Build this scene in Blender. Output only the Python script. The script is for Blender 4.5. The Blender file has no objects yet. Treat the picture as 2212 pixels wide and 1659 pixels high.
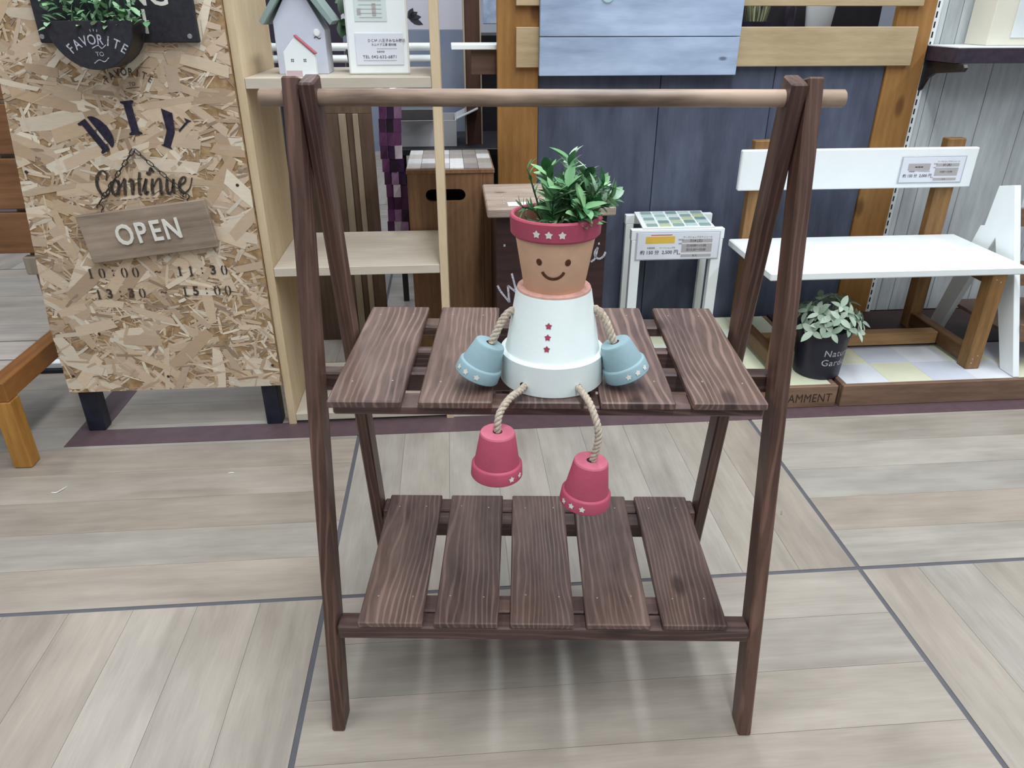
import bpy, bmesh, math, random
from mathutils import Vector, Matrix
random.seed(7)
R = math.radians
scene = bpy.context.scene
COL = scene.collection

# ------------------------------------------------------------------ camera
cam_d = bpy.data.cameras.new('camera')
cam_d.sensor_width = 36.0
cam_d.lens = 36.0 * 1588.9 / 2212.0
cam_d.clip_start = 0.02
cam = bpy.data.objects.new('camera', cam_d)
COL.objects.link(cam)
_p, _y, _r = 0.4727, -0.0113, 0.0007
Fw = Vector((math.sin(_y)*math.cos(_p), math.cos(_y)*math.cos(_p), -math.sin(_p)))
Rt = Vector((math.cos(_y), -math.sin(_y), 0.0))
Up = Rt.cross(Fw)
R2 = Rt*math.cos(_r) + Up*math.sin(_r)
U2 = -Rt*math.sin(_r) + Up*math.cos(_r)
mw = Matrix((R2, U2, -Fw)).transposed().to_4x4()
mw.translation = Vector((-0.0354, -0.7441, 0.97))
cam.matrix_world = mw
scene.camera = cam

# ------------------------------------------------------------------ light
A5 = R(5.2)
EX = Vector((math.cos(A5), math.sin(A5), 0)); EY = Vector((-math.sin(A5), math.cos(A5), 0))
ORG = Vector((0, 0.9, 0))
def WB(u, v, z=0.0):
    return ORG + EX*u + EY*v + Vector((0, 0, z))

world = bpy.data.worlds.new('store_light'); scene.world = world
world.use_nodes = True
bg = world.node_tree.nodes['Background']
bg.inputs[0].default_value = (0.86, 0.93, 1.0, 1)
bg.inputs[1].default_value = 0.34
def strip(u, v, power, lx=0.22, ly=2.6, z=3.0):
    d = bpy.data.lights.new('ceiling_strip_light', 'AREA')
    d.shape = 'RECTANGLE'; d.size = lx; d.size_y = ly; d.energy = power
    d.color = (0.93, 0.97, 1.0)
    o = bpy.data.objects.new('ceiling_strip_light', d); COL.objects.link(o)
    o.location = WB(u, v, z); o.rotation_euler = (0, 0, A5)
for (u, v, pw) in ((-2.3, 1.2, 30), (-2.3, -2.2, 36), (0.1, -2.0, 56), (0.3, 0.3, 48), (2.6, -0.4, 46), (2.6, -3.6, 36), (-0.9, 3.4, 14)):
    strip(u, v, pw)

vs = scene.view_settings
vs.view_transform = 'Standard'; vs.look = 'None'; vs.gamma = 1.0; vs.exposure = 0.1
vs.use_curve_mapping = False

# ------------------------------------------------------------------ helpers
def lin(c):
    o = []
    for k in c:
        k /= 255.0
        o.append(k/12.92 if k <= 0.04045 else ((k+0.055)/1.055)**2.4)
    return (o[0], o[1], o[2], 1.0)

MATS = {}
def base_mat(name):
    m = bpy.data.materials.new(name); m.use_nodes = True
    return m, m.node_tree.nodes, m.node_tree.links, m.node_tree.nodes['Principled BSDF']

def paint(name, c, rough=0.5, var=0.06, scale=25.0, bump=0.02, spec=0.4, metallic=0.0, c2=None, sub=0.0):
    """plain painted, printed or moulded surface with a little unevenness of tone"""
    if name in MATS: return MATS[name]
    m, N, L, b = base_mat(name)
    tc = N.new('ShaderNodeTexCoord'); nz = N.new('ShaderNodeTexNoise')
    nz.inputs['Scale'].default_value = scale; nz.inputs['Detail'].default_value = 4
    L.new(tc.outputs['Object'], nz.inputs['Vector'])
    rp = N.new('ShaderNodeValToRGB')
    a = lin(c); e = lin(c2) if c2 else tuple(max(0, k*(1-var*2)) for k in a[:3]) + (1,)
    rp.color_ramp.elements[0].color = e; rp.color_ramp.elements[1].color = a
    rp.color_ramp.elements[0].position = 0.3; rp.color_ramp.elements[1].position = 0.65
    L.new(nz.outputs['Fac'], rp.inputs['Fac']); L.new(rp.outputs['Color'], b.inputs['Base Color'])
    b.inputs['Roughness'].default_value = rough
    b.inputs['Specular IOR Level'].default_value = spec
    b.inputs['Metallic'].default_value = metallic
    if bump:
        n2 = N.new('ShaderNodeTexNoise'); n2.inputs['Scale'].default_value = 180; n2.inputs['Detail'].default_value = 3
        L.new(tc.outputs['Object'], n2.inputs['Vector'])
        bp = N.new('ShaderNodeBump'); bp.inputs['Strength'].default_value = bump*4; bp.inputs['Distance'].default_value = 0.002
        L.new(n2.outputs['Fac'], bp.inputs['Height']); L.new(bp.outputs['Normal'], b.inputs['Normal'])
    MATS[name] = m
    return m

def wood(name, cd, cl, grain='X', across='Y', freq=45.0, dist=10.0, dscale=0.4, rough=0.5, knots=None,
         mott=0.35, objvar=0.25, spec=0.35, stretch=0.1, lo=0.36, hi=0.66, bump=0.08, wavew=0.10, tint=None, rings=None):
    """timber: irregular grain, fine streaks and blotchy stain, shifted per piece, with optional knots"""
    if name in MATS: return MATS[name]
    m, N, L, b = base_mat(name)
    tc = N.new('ShaderNodeTexCoord'); oi = N.new('ShaderNodeObjectInfo')
    mu = N.new('ShaderNodeMath'); mu.operation = 'MULTIPLY'; mu.inputs[1].default_value = 37.0
    L.new(oi.outputs['Random'], mu.inputs[0])
    cx = N.new('ShaderNodeCombineXYZ')
    for i in range(3): L.new(mu.outputs[0], cx.inputs[i])
    ad = N.new('ShaderNodeVectorMath'); ad.operation = 'ADD'
    L.new(tc.outputs['Object'], ad.inputs[0]); L.new(cx.outputs[0], ad.inputs[1])
    def mapped(k):
        q = N.new('ShaderNodeMapping'); sc_ = [1, 1, 1]; sc_['XYZ'.index(grain)] = k
        q.inputs['Scale'].default_value = sc_; L.new(ad.outputs[0], q.inputs['Vector']); return q.outputs[0]
    mp = mapped(stretch)
    wv = N.new('ShaderNodeTexWave'); wv.wave_type = 'BANDS'; wv.bands_direction = across
    wv.inputs['Scale'].default_value = freq; wv.inputs['Distortion'].default_value = dist
    wv.inputs['Detail'].default_value = 2.0; wv.inputs['Detail Scale'].default_value = dscale
    L.new(mp, wv.inputs['Vector'])
    def noise(vec, scl, det, ro=0.55):
        n = N.new('ShaderNodeTexNoise'); n.inputs['Scale'].default_value = scl; n.inputs['Detail'].default_value = det
        n.inputs['Roughness'].default_value = ro; L.new(vec, n.inputs['Vector']); return n.outputs['Fac']
    mid = noise(mp, 55, 5, 0.65); st = noise(mp, 300, 2); bl = noise(mapped(0.35), 13, 3)
    def mix(f, x, y):
        n = N.new('ShaderNodeMix'); n.data_type = 'FLOAT'; n.inputs[0].default_value = f
        L.new(x, n.inputs[2]); L.new(y, n.inputs[3]); return n.outputs[0]
    a0 = mix(0.35, mid, st)
    wfac = wv.outputs['Fac']
    if rings:                            # wandering growth rings that open into cathedral figures
        sp_ = N.new('ShaderNodeSeparateXYZ'); L.new(ad.outputs[0], sp_.inputs[0])
        def mth(op, x, y):
            n = N.new('ShaderNodeMath'); n.operation = op
            for i_, q in enumerate((x, y)):
                if q is None: continue
                if isinstance(q, (int, float)): n.inputs[i_].default_value = q
                else: L.new(q, n.inputs[i_])
            return n.outputs[0]
        ph = mth('ADD', mth('MULTIPLY', sp_.outputs['XYZ'.index(across)], rings[0]), mth('MULTIPLY', noise(mapped(0.16), 8, 1.0), rings[1]))
        ph = mth('ADD', ph, mth('MULTIPLY', noise(mapped(0.22), 34, 1.0), rings[1]*0.14))
        sn = mth('SINE', ph, None)
        mrr = N.new('ShaderNodeMapRange'); mrr.interpolation_type = 'SMOOTHSTEP'; mrr.inputs[1].default_value = 0.15; mrr.inputs[2].default_value = 1.0
        L.new(sn, mrr.inputs[0])
        msk = N.new('ShaderNodeMapRange'); msk.inputs[1].default_value = 0.36; msk.inputs[2].default_value = 0.62; msk.inputs[3].default_value = 0.25
        L.new(noise(mapped(0.3), 17, 2), msk.inputs[0])
        wfac = mth('MULTIPLY', mrr.outputs[0], msk.outputs[0])
    a1 = mix(wavew, a0, wfac)
    a2 = mix(mott, a1, bl)
    rp = N.new('ShaderNodeValToRGB')
    rp.color_ramp.elements[0].position = lo; rp.color_ramp.elements[1].position = hi
    rp.color_ramp.elements[0].color = lin(cd); rp.color_ramp.elements[1].color = lin(cl)
    L.new(a2, rp.inputs['Fac'])
    if tint:
        fr = N.new('ShaderNodeMath'); fr.operation = 'FRACT'; L.new(mu.outputs[0], fr.inputs[0])
        tm = N.new('ShaderNodeMix'); tm.data_type = 'RGBA'; tm.blend_type = 'MULTIPLY'
        L.new(fr.outputs[0], tm.inputs[0]); L.new(rp.outputs['Color'], tm.inputs[6]); tm.inputs[7].default_value = lin(tint)
        rpo = tm.outputs[2]
    else: rpo = rp.outputs['Color']
    hs = N.new('ShaderNodeHueSaturation')
    mr = N.new('ShaderNodeMapRange'); mr.inputs[3].default_value = 1-objvar; mr.inputs[4].default_value = 1+objvar
    L.new(oi.outputs['Random'], mr.inputs[0]); L.new(mr.outputs[0], hs.inputs['Value'])
    L.new(rpo, hs.inputs['Color'])
    out = hs.outputs['Color']
    if knots:
        sk = N.new('ShaderNodeSeparateXYZ'); L.new(mapped(0.45), sk.inputs[0])
        mk = N.new('ShaderNodeCombineXYZ'); L.new(sk.outputs['XYZ'.index(across)], mk.inputs[0]); L.new(sk.outputs['XYZ'.index(grain)], mk.inputs[1])
        vo = N.new('ShaderNodeTexVoronoi'); vo.voronoi_dimensions = '2D'; vo.inputs['Scale'].default_value = knots[0]
        L.new(mk.outputs[0], vo.inputs['Vector'])
        kr = N.new('ShaderNodeMapRange'); kr.inputs[1].default_value = knots[1]*0.45; kr.inputs[2].default_value = knots[1]
        kr.inputs[3].default_value = 0.75; kr.inputs[4].default_value = 0.0
        L.new(vo.outputs['Distance'], kr.inputs[0])
        km = N.new('ShaderNodeMix'); km.data_type = 'RGBA'; L.new(kr.outputs[0], km.inputs[0])
        L.new(out, km.inputs[6]); km.inputs[7].default_value = lin(knots[2]); out = km.outputs[2]
    L.new(out, b.inputs['Base Color'])
    b.inputs['Roughness'].default_value = rough; b.inputs['Specular IOR Level'].default_value = spec
    if bump:
        bp = N.new('ShaderNodeBump'); bp.inputs['Strength'].default_value = bump; bp.inputs['Distance'].default_value = 0.002
        L.new(a1, bp.inputs['Height']); L.new(bp.outputs['Normal'], b.inputs['Normal'])
    MATS[name] = m
    return m

def link(o, parent=None, loc=None, rot=None):
    COL.objects.link(o)
    if parent is not None: o.parent = parent
    if loc is not None: o.location = loc
    if rot is not None: o.rotation_euler = rot
    return o

def tag(o, label=None, cat=None, group=None, kind=None):
    if label: o['label'] = label
    if cat: o['category'] = cat
    if group: o['group'] = group
    if kind: o['kind'] = kind
    return o

def thing(name, label, cat, loc=(0, 0, 0), rotz=0.0, group=None):
    o = bpy.data.objects.new(name, None); o.empty_display_size = 0.05
    link(o, None, loc, (0, 0, rotz))
    return tag(o, label, cat, group)

def thingB(name, label, cat, u, v, z=0.0, rz=0.0, group=None):
    return thing(name, label, cat, WB(u, v, z), A5 + rz, group)

def fin(bm, name, mat, parent=None, loc=None, rot=None, smooth=False, M=None):
    bmesh.ops.recalc_face_normals(bm, faces=bm.faces[:])
    if M is not None: bm.transform(M.inverted())
    me = bpy.data.meshes.new(name); bm.to_mesh(me); bm.free()
    if smooth:
        for p in me.polygons: p.use_smooth = True
    me.materials.append(mat)
    o = bpy.data.objects.new(name, me); link(o, parent, loc, rot)
    if M is not None: o.matrix_local = M
    return o

def share(src, name, parent, loc=None, rot=None, M=None):
    o = bpy.data.objects.new(name, src.data); link(o, parent, loc, rot)
    if M is not None: o.matrix_local = M
    return o

def addbox(bm, x0, x1, y0, y1, z0, z1):
    vs_ = [bm.verts.new(p) for p in ((x0,y0,z0),(x1,y0,z0),(x1,y1,z0),(x0,y1,z0),(x0,y0,z1),(x1,y0,z1),(x1,y1,z1),(x0,y1,z1))]
    for f in ((0,3,2,1),(4,5,6,7),(0,1,5,4),(1,2,6,5),(2,3,7,6),(3,0,4,7)):
        bm.faces.new([vs_[i] for i in f])

def bev(bm, w, seg=1):
    if w: bmesh.ops.bevel(bm, geom=bm.edges[:], offset=w, segments=seg, affect='EDGES', profile=0.6)

def box(name, mat, parent, x0, x1, y0, y1, z0, z1, b=0.002, local=True, M=None):
    """bevelled board; its origin sits at its own centre so its grain is its own"""
    bm = bmesh.new()
    cx, cy, cz = (x0+x1)/2, (y0+y1)/2, (z0+z1)/2
    addbox(bm, x0-cx, x1-cx, y0-cy, y1-cy, z0-cz, z1-cz); bev(bm, min(b, 0.45*min(x1-x0, y1-y0, z1-z0)))
    return fin(bm, name, mat, parent, (cx, cy, cz))

def boxB(name, mat, u0, u1, v0, v1, z0, z1, b=0.002):
    """top-level bevelled box laid out in the display's own axes"""
    bm = bmesh.new()
    cu, cv = (u0+u1)/2, (v0+v1)/2
    addbox(bm, u0-cu, u1-cu, v0-cv, v1-cv, 0, z1-z0); bev(bm, min(b, 0.45*min(u1-u0, v1-v0, z1-z0)))
    return fin(bm, name, mat, None, WB(cu, cv, z0), (0, 0, A5))

def prism(name, mat, parent, poly, axis, a0, a1, b=0.0, M=None, loc=None):
    """polygon (2D) pushed along an axis: axis 'x' -> poly in (y,z), 'y' -> (x,z), 'z' -> (x,y)"""
    bm = bmesh.new()
    def P(p, a):
        return (a, p[0], p[1]) if axis == 'x' else (p[0], a, p[1]) if axis == 'y' else (p[0], p[1], a)
    v0 = [bm.verts.new(P(p, a0)) for p in poly]; v1 = [bm.verts.new(P(p, a1)) for p in poly]
    bm.faces.new(v0); bm.faces.new(v1[::-1])
    n = len(poly)
    for i in range(n): bm.faces.new((v0[i], v0[(i+1) % n], v1[(i+1) % n], v1[i]))
    bmesh.ops.recalc_face_normals(bm, faces=bm.faces[:])
    bev(bm, b)
    return fin(bm, name, mat, parent, loc, M=M)

def lathe_bm(prof, seg=48, bm=None):
    bm = bm or bmesh.new()
    rings = []
    for (r, z) in prof:
        if r < 1e-6: rings.append([bm.verts.new((0, 0, z))])
        else: rings.append([bm.verts.new((r*math.sin(2*math.pi*i/seg), -r*math.cos(2*math.pi*i/seg), z)) for i in range(seg)])
    for a, b in zip(rings, rings[1:]):
        for i in range(seg):
            j = (i+1) % seg
            if len(a) == 1 and len(b) == 1: continue
            if len(a) == 1: bm.faces.new((a[0], b[i], b[j]))
            elif len(b) == 1: bm.faces.new((a[i], b[0], a[j]))
            else: bm.faces.new((a[i], a[j], b[j], b[i]))
    return bm

def smooth_by_angle(o, ang=35):
    me = o.data
    bm = bmesh.new(); bm.from_mesh(me)
    for f in bm.faces: f.smooth = True
    for e in bm.edges:
        if len(e.link_faces) == 2: e.smooth = e.calc_face_angle(0) < R(ang)
    bm.to_mesh(me); bm.free()
    return o

def lathe(name, mat, parent, prof, seg=48, loc=None, rot=None, M=None, ang=35):
    o = fin(lathe_bm(prof, seg), name, mat, parent, loc, rot)
    if M is not None: o.matrix_local = M
    return smooth_by_angle(o, ang)

def catmull(pts, n=8):
    pts = [Vector(p) for p in pts]; q = [pts[0]*2-pts[1]] + pts + [pts[-1]*2-pts[-2]]
    out = []
    for i in range(1, len(q)-2):
        for k in range(n):
            t = k/n; a, b, c, d = q[i-1], q[i], q[i+1], q[i+2]
            out.append(0.5*((2*b)+(c-a)*t+(2*a-5*b+4*c-d)*t*t+(3*b-a-3*c+d)*t**3))
    out.append(pts[-1]); return out

def frames(path):
    T = []
    for i in range(len(path)):
        a = path[max(0, i-1)]; b = path[min(len(path)-1, i+1)]; T.append((b-a).normalized())
    n = T[0].orthogonal().normalized(); out = []
    for t in T:
        n = (n - t*n.dot(t)).normalized(); out.append((t, n, t.cross(n)))
    return out

def tube_bm(bm, path, rad, seg=8, cap=True):
    fr = frames(path); rings = []
    for k, (p, (t, n, b)) in enumerate(zip(path, fr)):
        r = rad(k/(len(path)-1)) if callable(rad) else rad
        rings.append([bm.verts.new(p + n*r*math.cos(2*math.pi*i/seg) + b*r*math.sin(2*math.pi*i/seg)) for i in range(seg)])
    for a, b in zip(rings, rings[1:]):
        for i in range(seg):
            j = (i+1) % seg; bm.faces.new((a[i], a[j], b[j], b[i]))
    if cap:
        bm.faces.new(rings[0][::-1]); bm.faces.new(rings[-1])

def tube(name, mat, parent, pts, rad, seg=8, n=8, curve=True):
    bm = bmesh.new(); tube_bm(bm, catmull(pts, n) if curve else [Vector(p) for p in pts], rad, seg)
    return fin(bm, name, mat, parent, smooth=True)

def rope(name, mat, parent, pts, r=0.0042, pitch=0.017):
    path = catmull(pts, 14)
    L_ = [0.0]
    for a, b in zip(path, path[1:]): L_.append(L_[-1] + (b-a).length)
    fr = frames(path); bm = bmesh.new()
    for s in range(3):
        q = []
        for p, l, (t, n, b) in zip(path, L_, fr):
            ph = 2*math.pi*(l/pitch + s/3)
            q.append(p + (n*math.cos(ph) + b*math.sin(ph))*r*0.52)
        tube_bm(bm, q, r*0.62, 7)
    return fin(bm, name, mat, parent, smooth=True)

# flat print -------------------------------------------------------
def text2d(s, size, bold=0.0, shear=0.0, space=1.0, sx=1.0, align='CENTER'):
    c = bpy.data.curves.new('txt', 'FONT'); c.body = s; c.size = size; c.align_x = align; c.align_y = 'CENTER'
    c.offset = bold*size; c.shear = shear; c.space_character = space; c.resolution_u = 3
    o = bpy.data.objects.new('txt', c); COL.objects.link(o)
    me = o.to_mesh()
    V = [(v.co.x*sx, v.co.y) for v in me.vertices]; Fc = [tuple(p.vertices) for p in me.polygons]
    o.to_mesh_clear(); bpy.data.objects.remove(o); bpy.data.curves.remove(c)
    return V, Fc

def merge2d(parts):
    V, Fc = [], []
    for (v, f, dx, dy, rot) in parts:
        k = len(V); c, s = math.cos(rot), math.sin(rot)
        V += [(x*c-y*s+dx, x*s+y*c+dy) for x, y in v]; Fc += [tuple(i+k for i in q) for q in f]
    return V, Fc

def ribbon2d(strokes, w):
    """pen strokes as flat ribbons; each stroke is a list of (x, y) or (x, y, width factor)"""
    V, Fc = [], []
    for st in strokes:
        p3 = [(p[0], p[1], p[2] if len(p) > 2 else 1.0) for p in st]
        pts = catmull(p3, 6) if len(p3) > 2 else [Vector(p) for p in p3]
        k = len(V)
        for i, p in enumerate(pts):
            a = pts[max(0, i-1)]; b = pts[min(len(pts)-1, i+1)]
            d = Vector((b.x-a.x, b.y-a.y)); d = d.normalized() if d.length > 1e-9 else Vector((1, 0))
            h = w*0.5*max(p.z, 0.15)
            V += [(p.x-d.y*h, p.y+d.x*h), (p.x+d.y*h, p.y-d.x*h)]
        Fc += [(k+2*i, k+2*i+1, k+2*i+3, k+2*i+2) for i in range(len(pts)-1)]
    return V, Fc

def rect2d(x0, x1, y0, y1): return [(x0, y0), (x1, y0), (x1, y1), (x0, y1)], [(0, 1, 2, 3)]
def poly2d(p): return list(p), [tuple(range(len(p)))]
def star2d(r, inner=0.5, n=5):
    inner = 0.6
    p = [(r*(1 if i % 2 == 0 else inner)*math.sin(math.pi*i/n), r*(1 if i % 2 == 0 else inner)*math.cos(math.pi*i/n)) for i in range(2*n)]
    return p + [(0, 0)], [(i, (i+1) % (2*n), 2*n) for i in range(2*n)]

def print_on(name, mat, parent, VF, fn):
    V, Fc = VF
    me = bpy.data.meshes.new(name); me.from_pydata([fn(x, y) for x, y in V], [], Fc); me.update()
    me.materials.append(mat)
    o = bpy.data.objects.new(name, me); link(o, parent); return o

def on_front(y, x0=0.0, z0=0.0, off=0.0006): return lambda a, b: (x0+a, y-off, z0+b)
def on_top(z, x0=0.0, y0=0.0, off=0.0006): return lambda a, b: (x0+a, y0+b, z+off)
def on_cone(rz, th0, z0, off=0.0005):
    def fn(a, b):
        z = z0+b; r = rz(z)+off; th = th0 + a/max(r, 1e-4); return (r*math.sin(th), -r*math.cos(th), z)
    return fn

# leaves ----------------------------------------------------------
def leaf_mesh(name, mat, L_, w, fold=0.25, curl=0.15, tip=1.0):
    bm = bmesh.new(); n = 5; rows = []
    for i in range(n+1):
        t = i/n; ww = w*0.5*math.sin(math.pi*min(1, t*0.93+0.05))**0.8*(1-0.25*t*tip); zc = -curl*L_*t*t
        if i == n: rows.append([bm.verts.new((0, L_, zc))])
        else: rows.append([bm.verts.new((-ww, L_*t, zc+fold*ww)), bm.verts.new((0, L_*t, zc)), bm.verts.new((ww, L_*t, zc+fold*ww))])
    for a, b in zip(rows, rows[1:]):
        if len(b) == 1: bm.faces.new((a[0], a[1], b[0])); bm.faces.new((a[1], a[2], b[0]))
        else: bm.faces.new((a[0], a[1], b[1], b[0])); bm.faces.new((a[1], a[2], b[2], b[1]))
    me = bpy.data.meshes.new(name); bm.to_mesh(me); bm.free()
    for p in me.polygons: p.use_smooth = True
    me.materials.append(mat); return me

def leaf_matrix(pos, d, up, s):
    d = Vector(d).normalized(); up = Vector(up); x = d.cross(up)
    if x.length < 1e-4: x = d.orthogonal()
    x.normalize(); z = x.cross(d)
    m = Matrix((x, d, z)).transposed().to_4x4() @ Matrix.Scale(s, 4); m.translation = Vector(pos); return m

def leaf_mat(name, c1, c2):
    if name in MATS: return MATS[name]
    m, N, L, b = base_mat(name)
    oi = N.new('ShaderNodeObjectInfo'); rp = N.new('ShaderNodeValToRGB')
    rp.color_ramp.elements[0].color = lin(c1); rp.color_ramp.elements[1].color = lin(c2)
    L.new(oi.outputs['Random'], rp.inputs['Fac']); L.new(rp.outputs['Color'], b.inputs['Base Color'])
    b.inputs['Roughness'].default_value = 0.45; b.inputs['Specular IOR Level'].default_value = 0.35
    MATS[name] = m; return m

# ------------------------------------------------------------------ materials
FLOORW = lambda ax, ac: wood('floor_plank_'+ax, (140,135,127), (172,167,159), ax, ac, 9, 8, 0.3, rough=0.32, mott=0.55, objvar=0.05, spec=0.5, stretch=0.06, lo=0.34, hi=0.64, bump=0.015, wavew=0.06, tint=(248,238,230))
M_grout = paint('floor_joint', (92,92,98), 0.6)
M_tape = paint('tape_brown', (94,76,81), 0.45, 0.08, 40)
rackA = dict(rings=(700, 70), rough=0.42, knots=(6.5, 0.085, (46,30,26)), mott=0.42, objvar=0.14, spec=0.45, bump=0.06, lo=0.29, hi=0.66, wavew=0.34, stretch=0.09)
M_rackY = wood('rack_stain_slat', (62,45,41), (138,113,103), 'Y', 'X', **rackA)
M_rackX = wood('rack_stain_rail', (56,39,36), (118,92,84), 'X', 'Z', **rackA)
M_rackZ = wood('rack_stain_leg', (58,39,34), (118,88,76), 'Z', 'X', **rackA)
M_dowel = wood('dowel_stain', (84,66,54), (178,154,134), 'X', 'Y', freq=22, dist=8, dscale=0.3, rough=0.4, lo=0.39, hi=0.62, mott=0.7, objvar=0.0, spec=0.45)
M_nail = paint('nail_head', (190,184,180), 0.35, 0.1, metallic=0.3, bump=0)
M_osb = paint('osb_base', (176,146,108), 0.75, 0.25, 60, c2=(128,98,66))
M_navy = paint('leg_navy', (34,38,54), 0.45, 0.2, 30, c2=(24,27,40))
M_blackb = paint('black_board', (44,43,50), 0.6, 0.3, 120, c2=(32,31,37))
M_blackin = paint('planter_inside_dark', (30,25,28), 0.6)
M_ink = paint('stencil_ink', (46,40,62), 0.7, 0.35, 160, bump=0)
M_ink2 = paint('stencil_ink_black', (44,38,36), 0.7, 0.45, 200, bump=0, c2=(84,72,60))
M_chalk = paint('chalk_white', (205,203,212), 0.8, 0.3, 260, bump=0, c2=(120,120,138))
M_white = paint('white_gloss', (240,246,247), 0.35, 0.02, 12)
M_whitem = paint('white_matt', (222,228,230), 0.6, 0.03, 20)
M_letterw = paint('letter_white', (224,222,212), 0.5, 0.03)
M_iron = paint('iron_black', (40,36,36), 0.4, 0.2, 60, spec=0.5)
M_screw = paint('screw_steel', (186,186,188), 0.3, 0.1, 200, metallic=0.7)
M_screwd = paint('screw_dark', (58,46,38), 0.5)
greyw = dict(freq=16, dist=9, rough=0.7, mott=0.5, objvar=0.08)
M_openw = wood('open_sign_wood', (122,106,92), (172,154,136), 'X', 'Z', knots=(5.0, 0.09, (74,58,48)), **greyw)
pine = dict(freq=18, dist=8, rough=0.55, mott=0.5, objvar=0.04, bump=0.03, wavew=0.08)
M_pineX = wood('pine_X', (196,176,146), (220,203,176), 'X', 'Z', **pine)
M_pineXt = wood('pine_shelf', (186,176,160), (208,198,182), 'X', 'Y', **pine)
M_pineZ = wood('pine_Z', (190,168,134), (216,196,164), 'Z', 'Y', **pine)
orw = dict(freq=14, dist=10, rough=0.5, mott=0.45, objvar=0.06)
M_orZ = wood('amber_stain_post', (132,93,48), (168,123,70), 'Z', 'X', knots=(3.0, 0.05, (96,58,26)), **orw)
M_boardX = wood('natural_board', (164,143,110), (194,173,139), 'X', 'Z', knots=(4.0, 0.05, (98,70,44)), **orw)
M_slate = wood('slate_panel', (66,71,88), (92,99,118), 'Z', 'X', freq=7, dist=10, rough=0.6, mott=0.6, objvar=0.05, bump=0.03)
M_blue = wood('pale_blue_board', (138,156,184), (182,200,226), 'X', 'Z', freq=10, dist=9, rough=0.6, mott=0.65, objvar=0.04, knots=(3.0, 0.02, (70,76,92)), bump=0.05)
M_wash = wood('whitewash_plank', (170,176,180), (206,212,213), 'Z', 'X', freq=12, dist=9, rough=0.7, mott=0.45, objvar=0.05, bump=0.05)
M_dkbrown = wood('dark_brown_board', (44,28,28), (66,44,42), 'X', 'Z', freq=14, dist=8, rough=0.55, objvar=0.04)
M_greytop = wood('weathered_top', (128,112,102), (182,166,152), 'X', 'Y', freq=26, dist=8, rough=0.75, objvar=0.06, knots=(7.0, 0.06, (66,52,46)))
M_boxwood = wood('brown_box_wood', (100,72,50), (140,106,76), 'Z', 'X', freq=20, dist=6, rough=0.55, objvar=0.05)
M_benchleg = wood('bench_frame_Z', (108,78,44), (158,120,76), 'Z', 'X', **orw)
M_benchX = wood('bench_frame_X', (116,86,52), (164,128,86), 'X', 'Z', knots=(4.0, 0.07, (78,52,30)), **orw)
M_benchY = wood('bench_frame_Y', (86,60,36), (124,92,58), 'Y', 'X', **orw)
M_lbX = wood('old_bench_back', (112,76,50), (156,112,76), 'X', 'Z', knots=(4.0, 0.09, (60,28,18)), **orw)
M_lbS = wood('old_bench_seat', (148,140,134), (180,172,164), 'X', 'Y', **greyw)
M_lbL = wood('old_bench_leg', (142,96,40), (188,138,68), 'Z', 'X', **orw)
M_lbY = wood('old_bench_rail', (110,68,28), (150,100,50), 'Y', 'X', **orw)
M_lbP = wood('old_bench_post', (140,128,112), (168,156,138), 'Z', 'X', **greyw)
M_tray = wood('tray_side', (104,80,66), (142,114,94), 'X', 'Z', **orw)
M_terra = paint('terracotta', (226,184,153), 0.75, 0.05, 50, bump=0.04)
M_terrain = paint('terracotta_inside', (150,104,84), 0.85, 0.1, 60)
M_pink = paint('raspberry_paint', (176,76,98), 0.55, 0.05, 40, bump=0.04)
M_pinktop = paint('raspberry_faded', (192,102,122), 0.6, 0.08, 60)
M_sky = paint('sky_blue_paint', (142,170,178), 0.6, 0.03, 40, bump=0.04)
M_dollw = paint('doll_white', (234,244,242), 0.45, 0.015, 30, bump=0.03)
M_clayring = paint('bare_clay', (218,170,158), 0.7, 0.12, 90)
M_brand = paint('burnt_brown', (96,56,30), 0.8, 0.25, 300, bump=0)
M_rope = paint('jute_rope', (196,184,168), 0.9, 0.15, 300, bump=0.15, c2=(160,146,128))
M_holed = paint('hole_dark', (34,28,28), 0.9, bump=0)
M_green = leaf_mat('leaf_green', (58,116,74), (146,190,138))
M_pale = leaf_mat('leaf_pale', (150,190,160), (206,226,206))
M_sage = leaf_mat('leaf_sage', (122,144,124), (178,192,174))
M_dgreen = leaf_mat('leaf_dark', (26,54,34), (52,92,56))
M_lgreen = leaf_mat('leaf_bright', (92,150,98), (196,228,188))
M_stem = paint('stem_green', (36,82,52), 0.5)
M_paper = paint('paper_card', (224,228,236), 0.5, 0.015, bump=0)
M_acryl = paint('card_sleeve', (186,192,204), 0.15, 0.02, bump=0)
M_grey = paint('print_grey', (176,172,172), 0.6, 0.03, bump=0)
M_yellow = paint('print_yellow', (226,186,78), 0.6, 0.03, bump=0)
M_print = paint('print_black', (62,62,70), 0.6, 0.05, bump=0)
M_red = paint('print_red', (206,92,70), 0.6, 0.05, bump=0)

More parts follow.
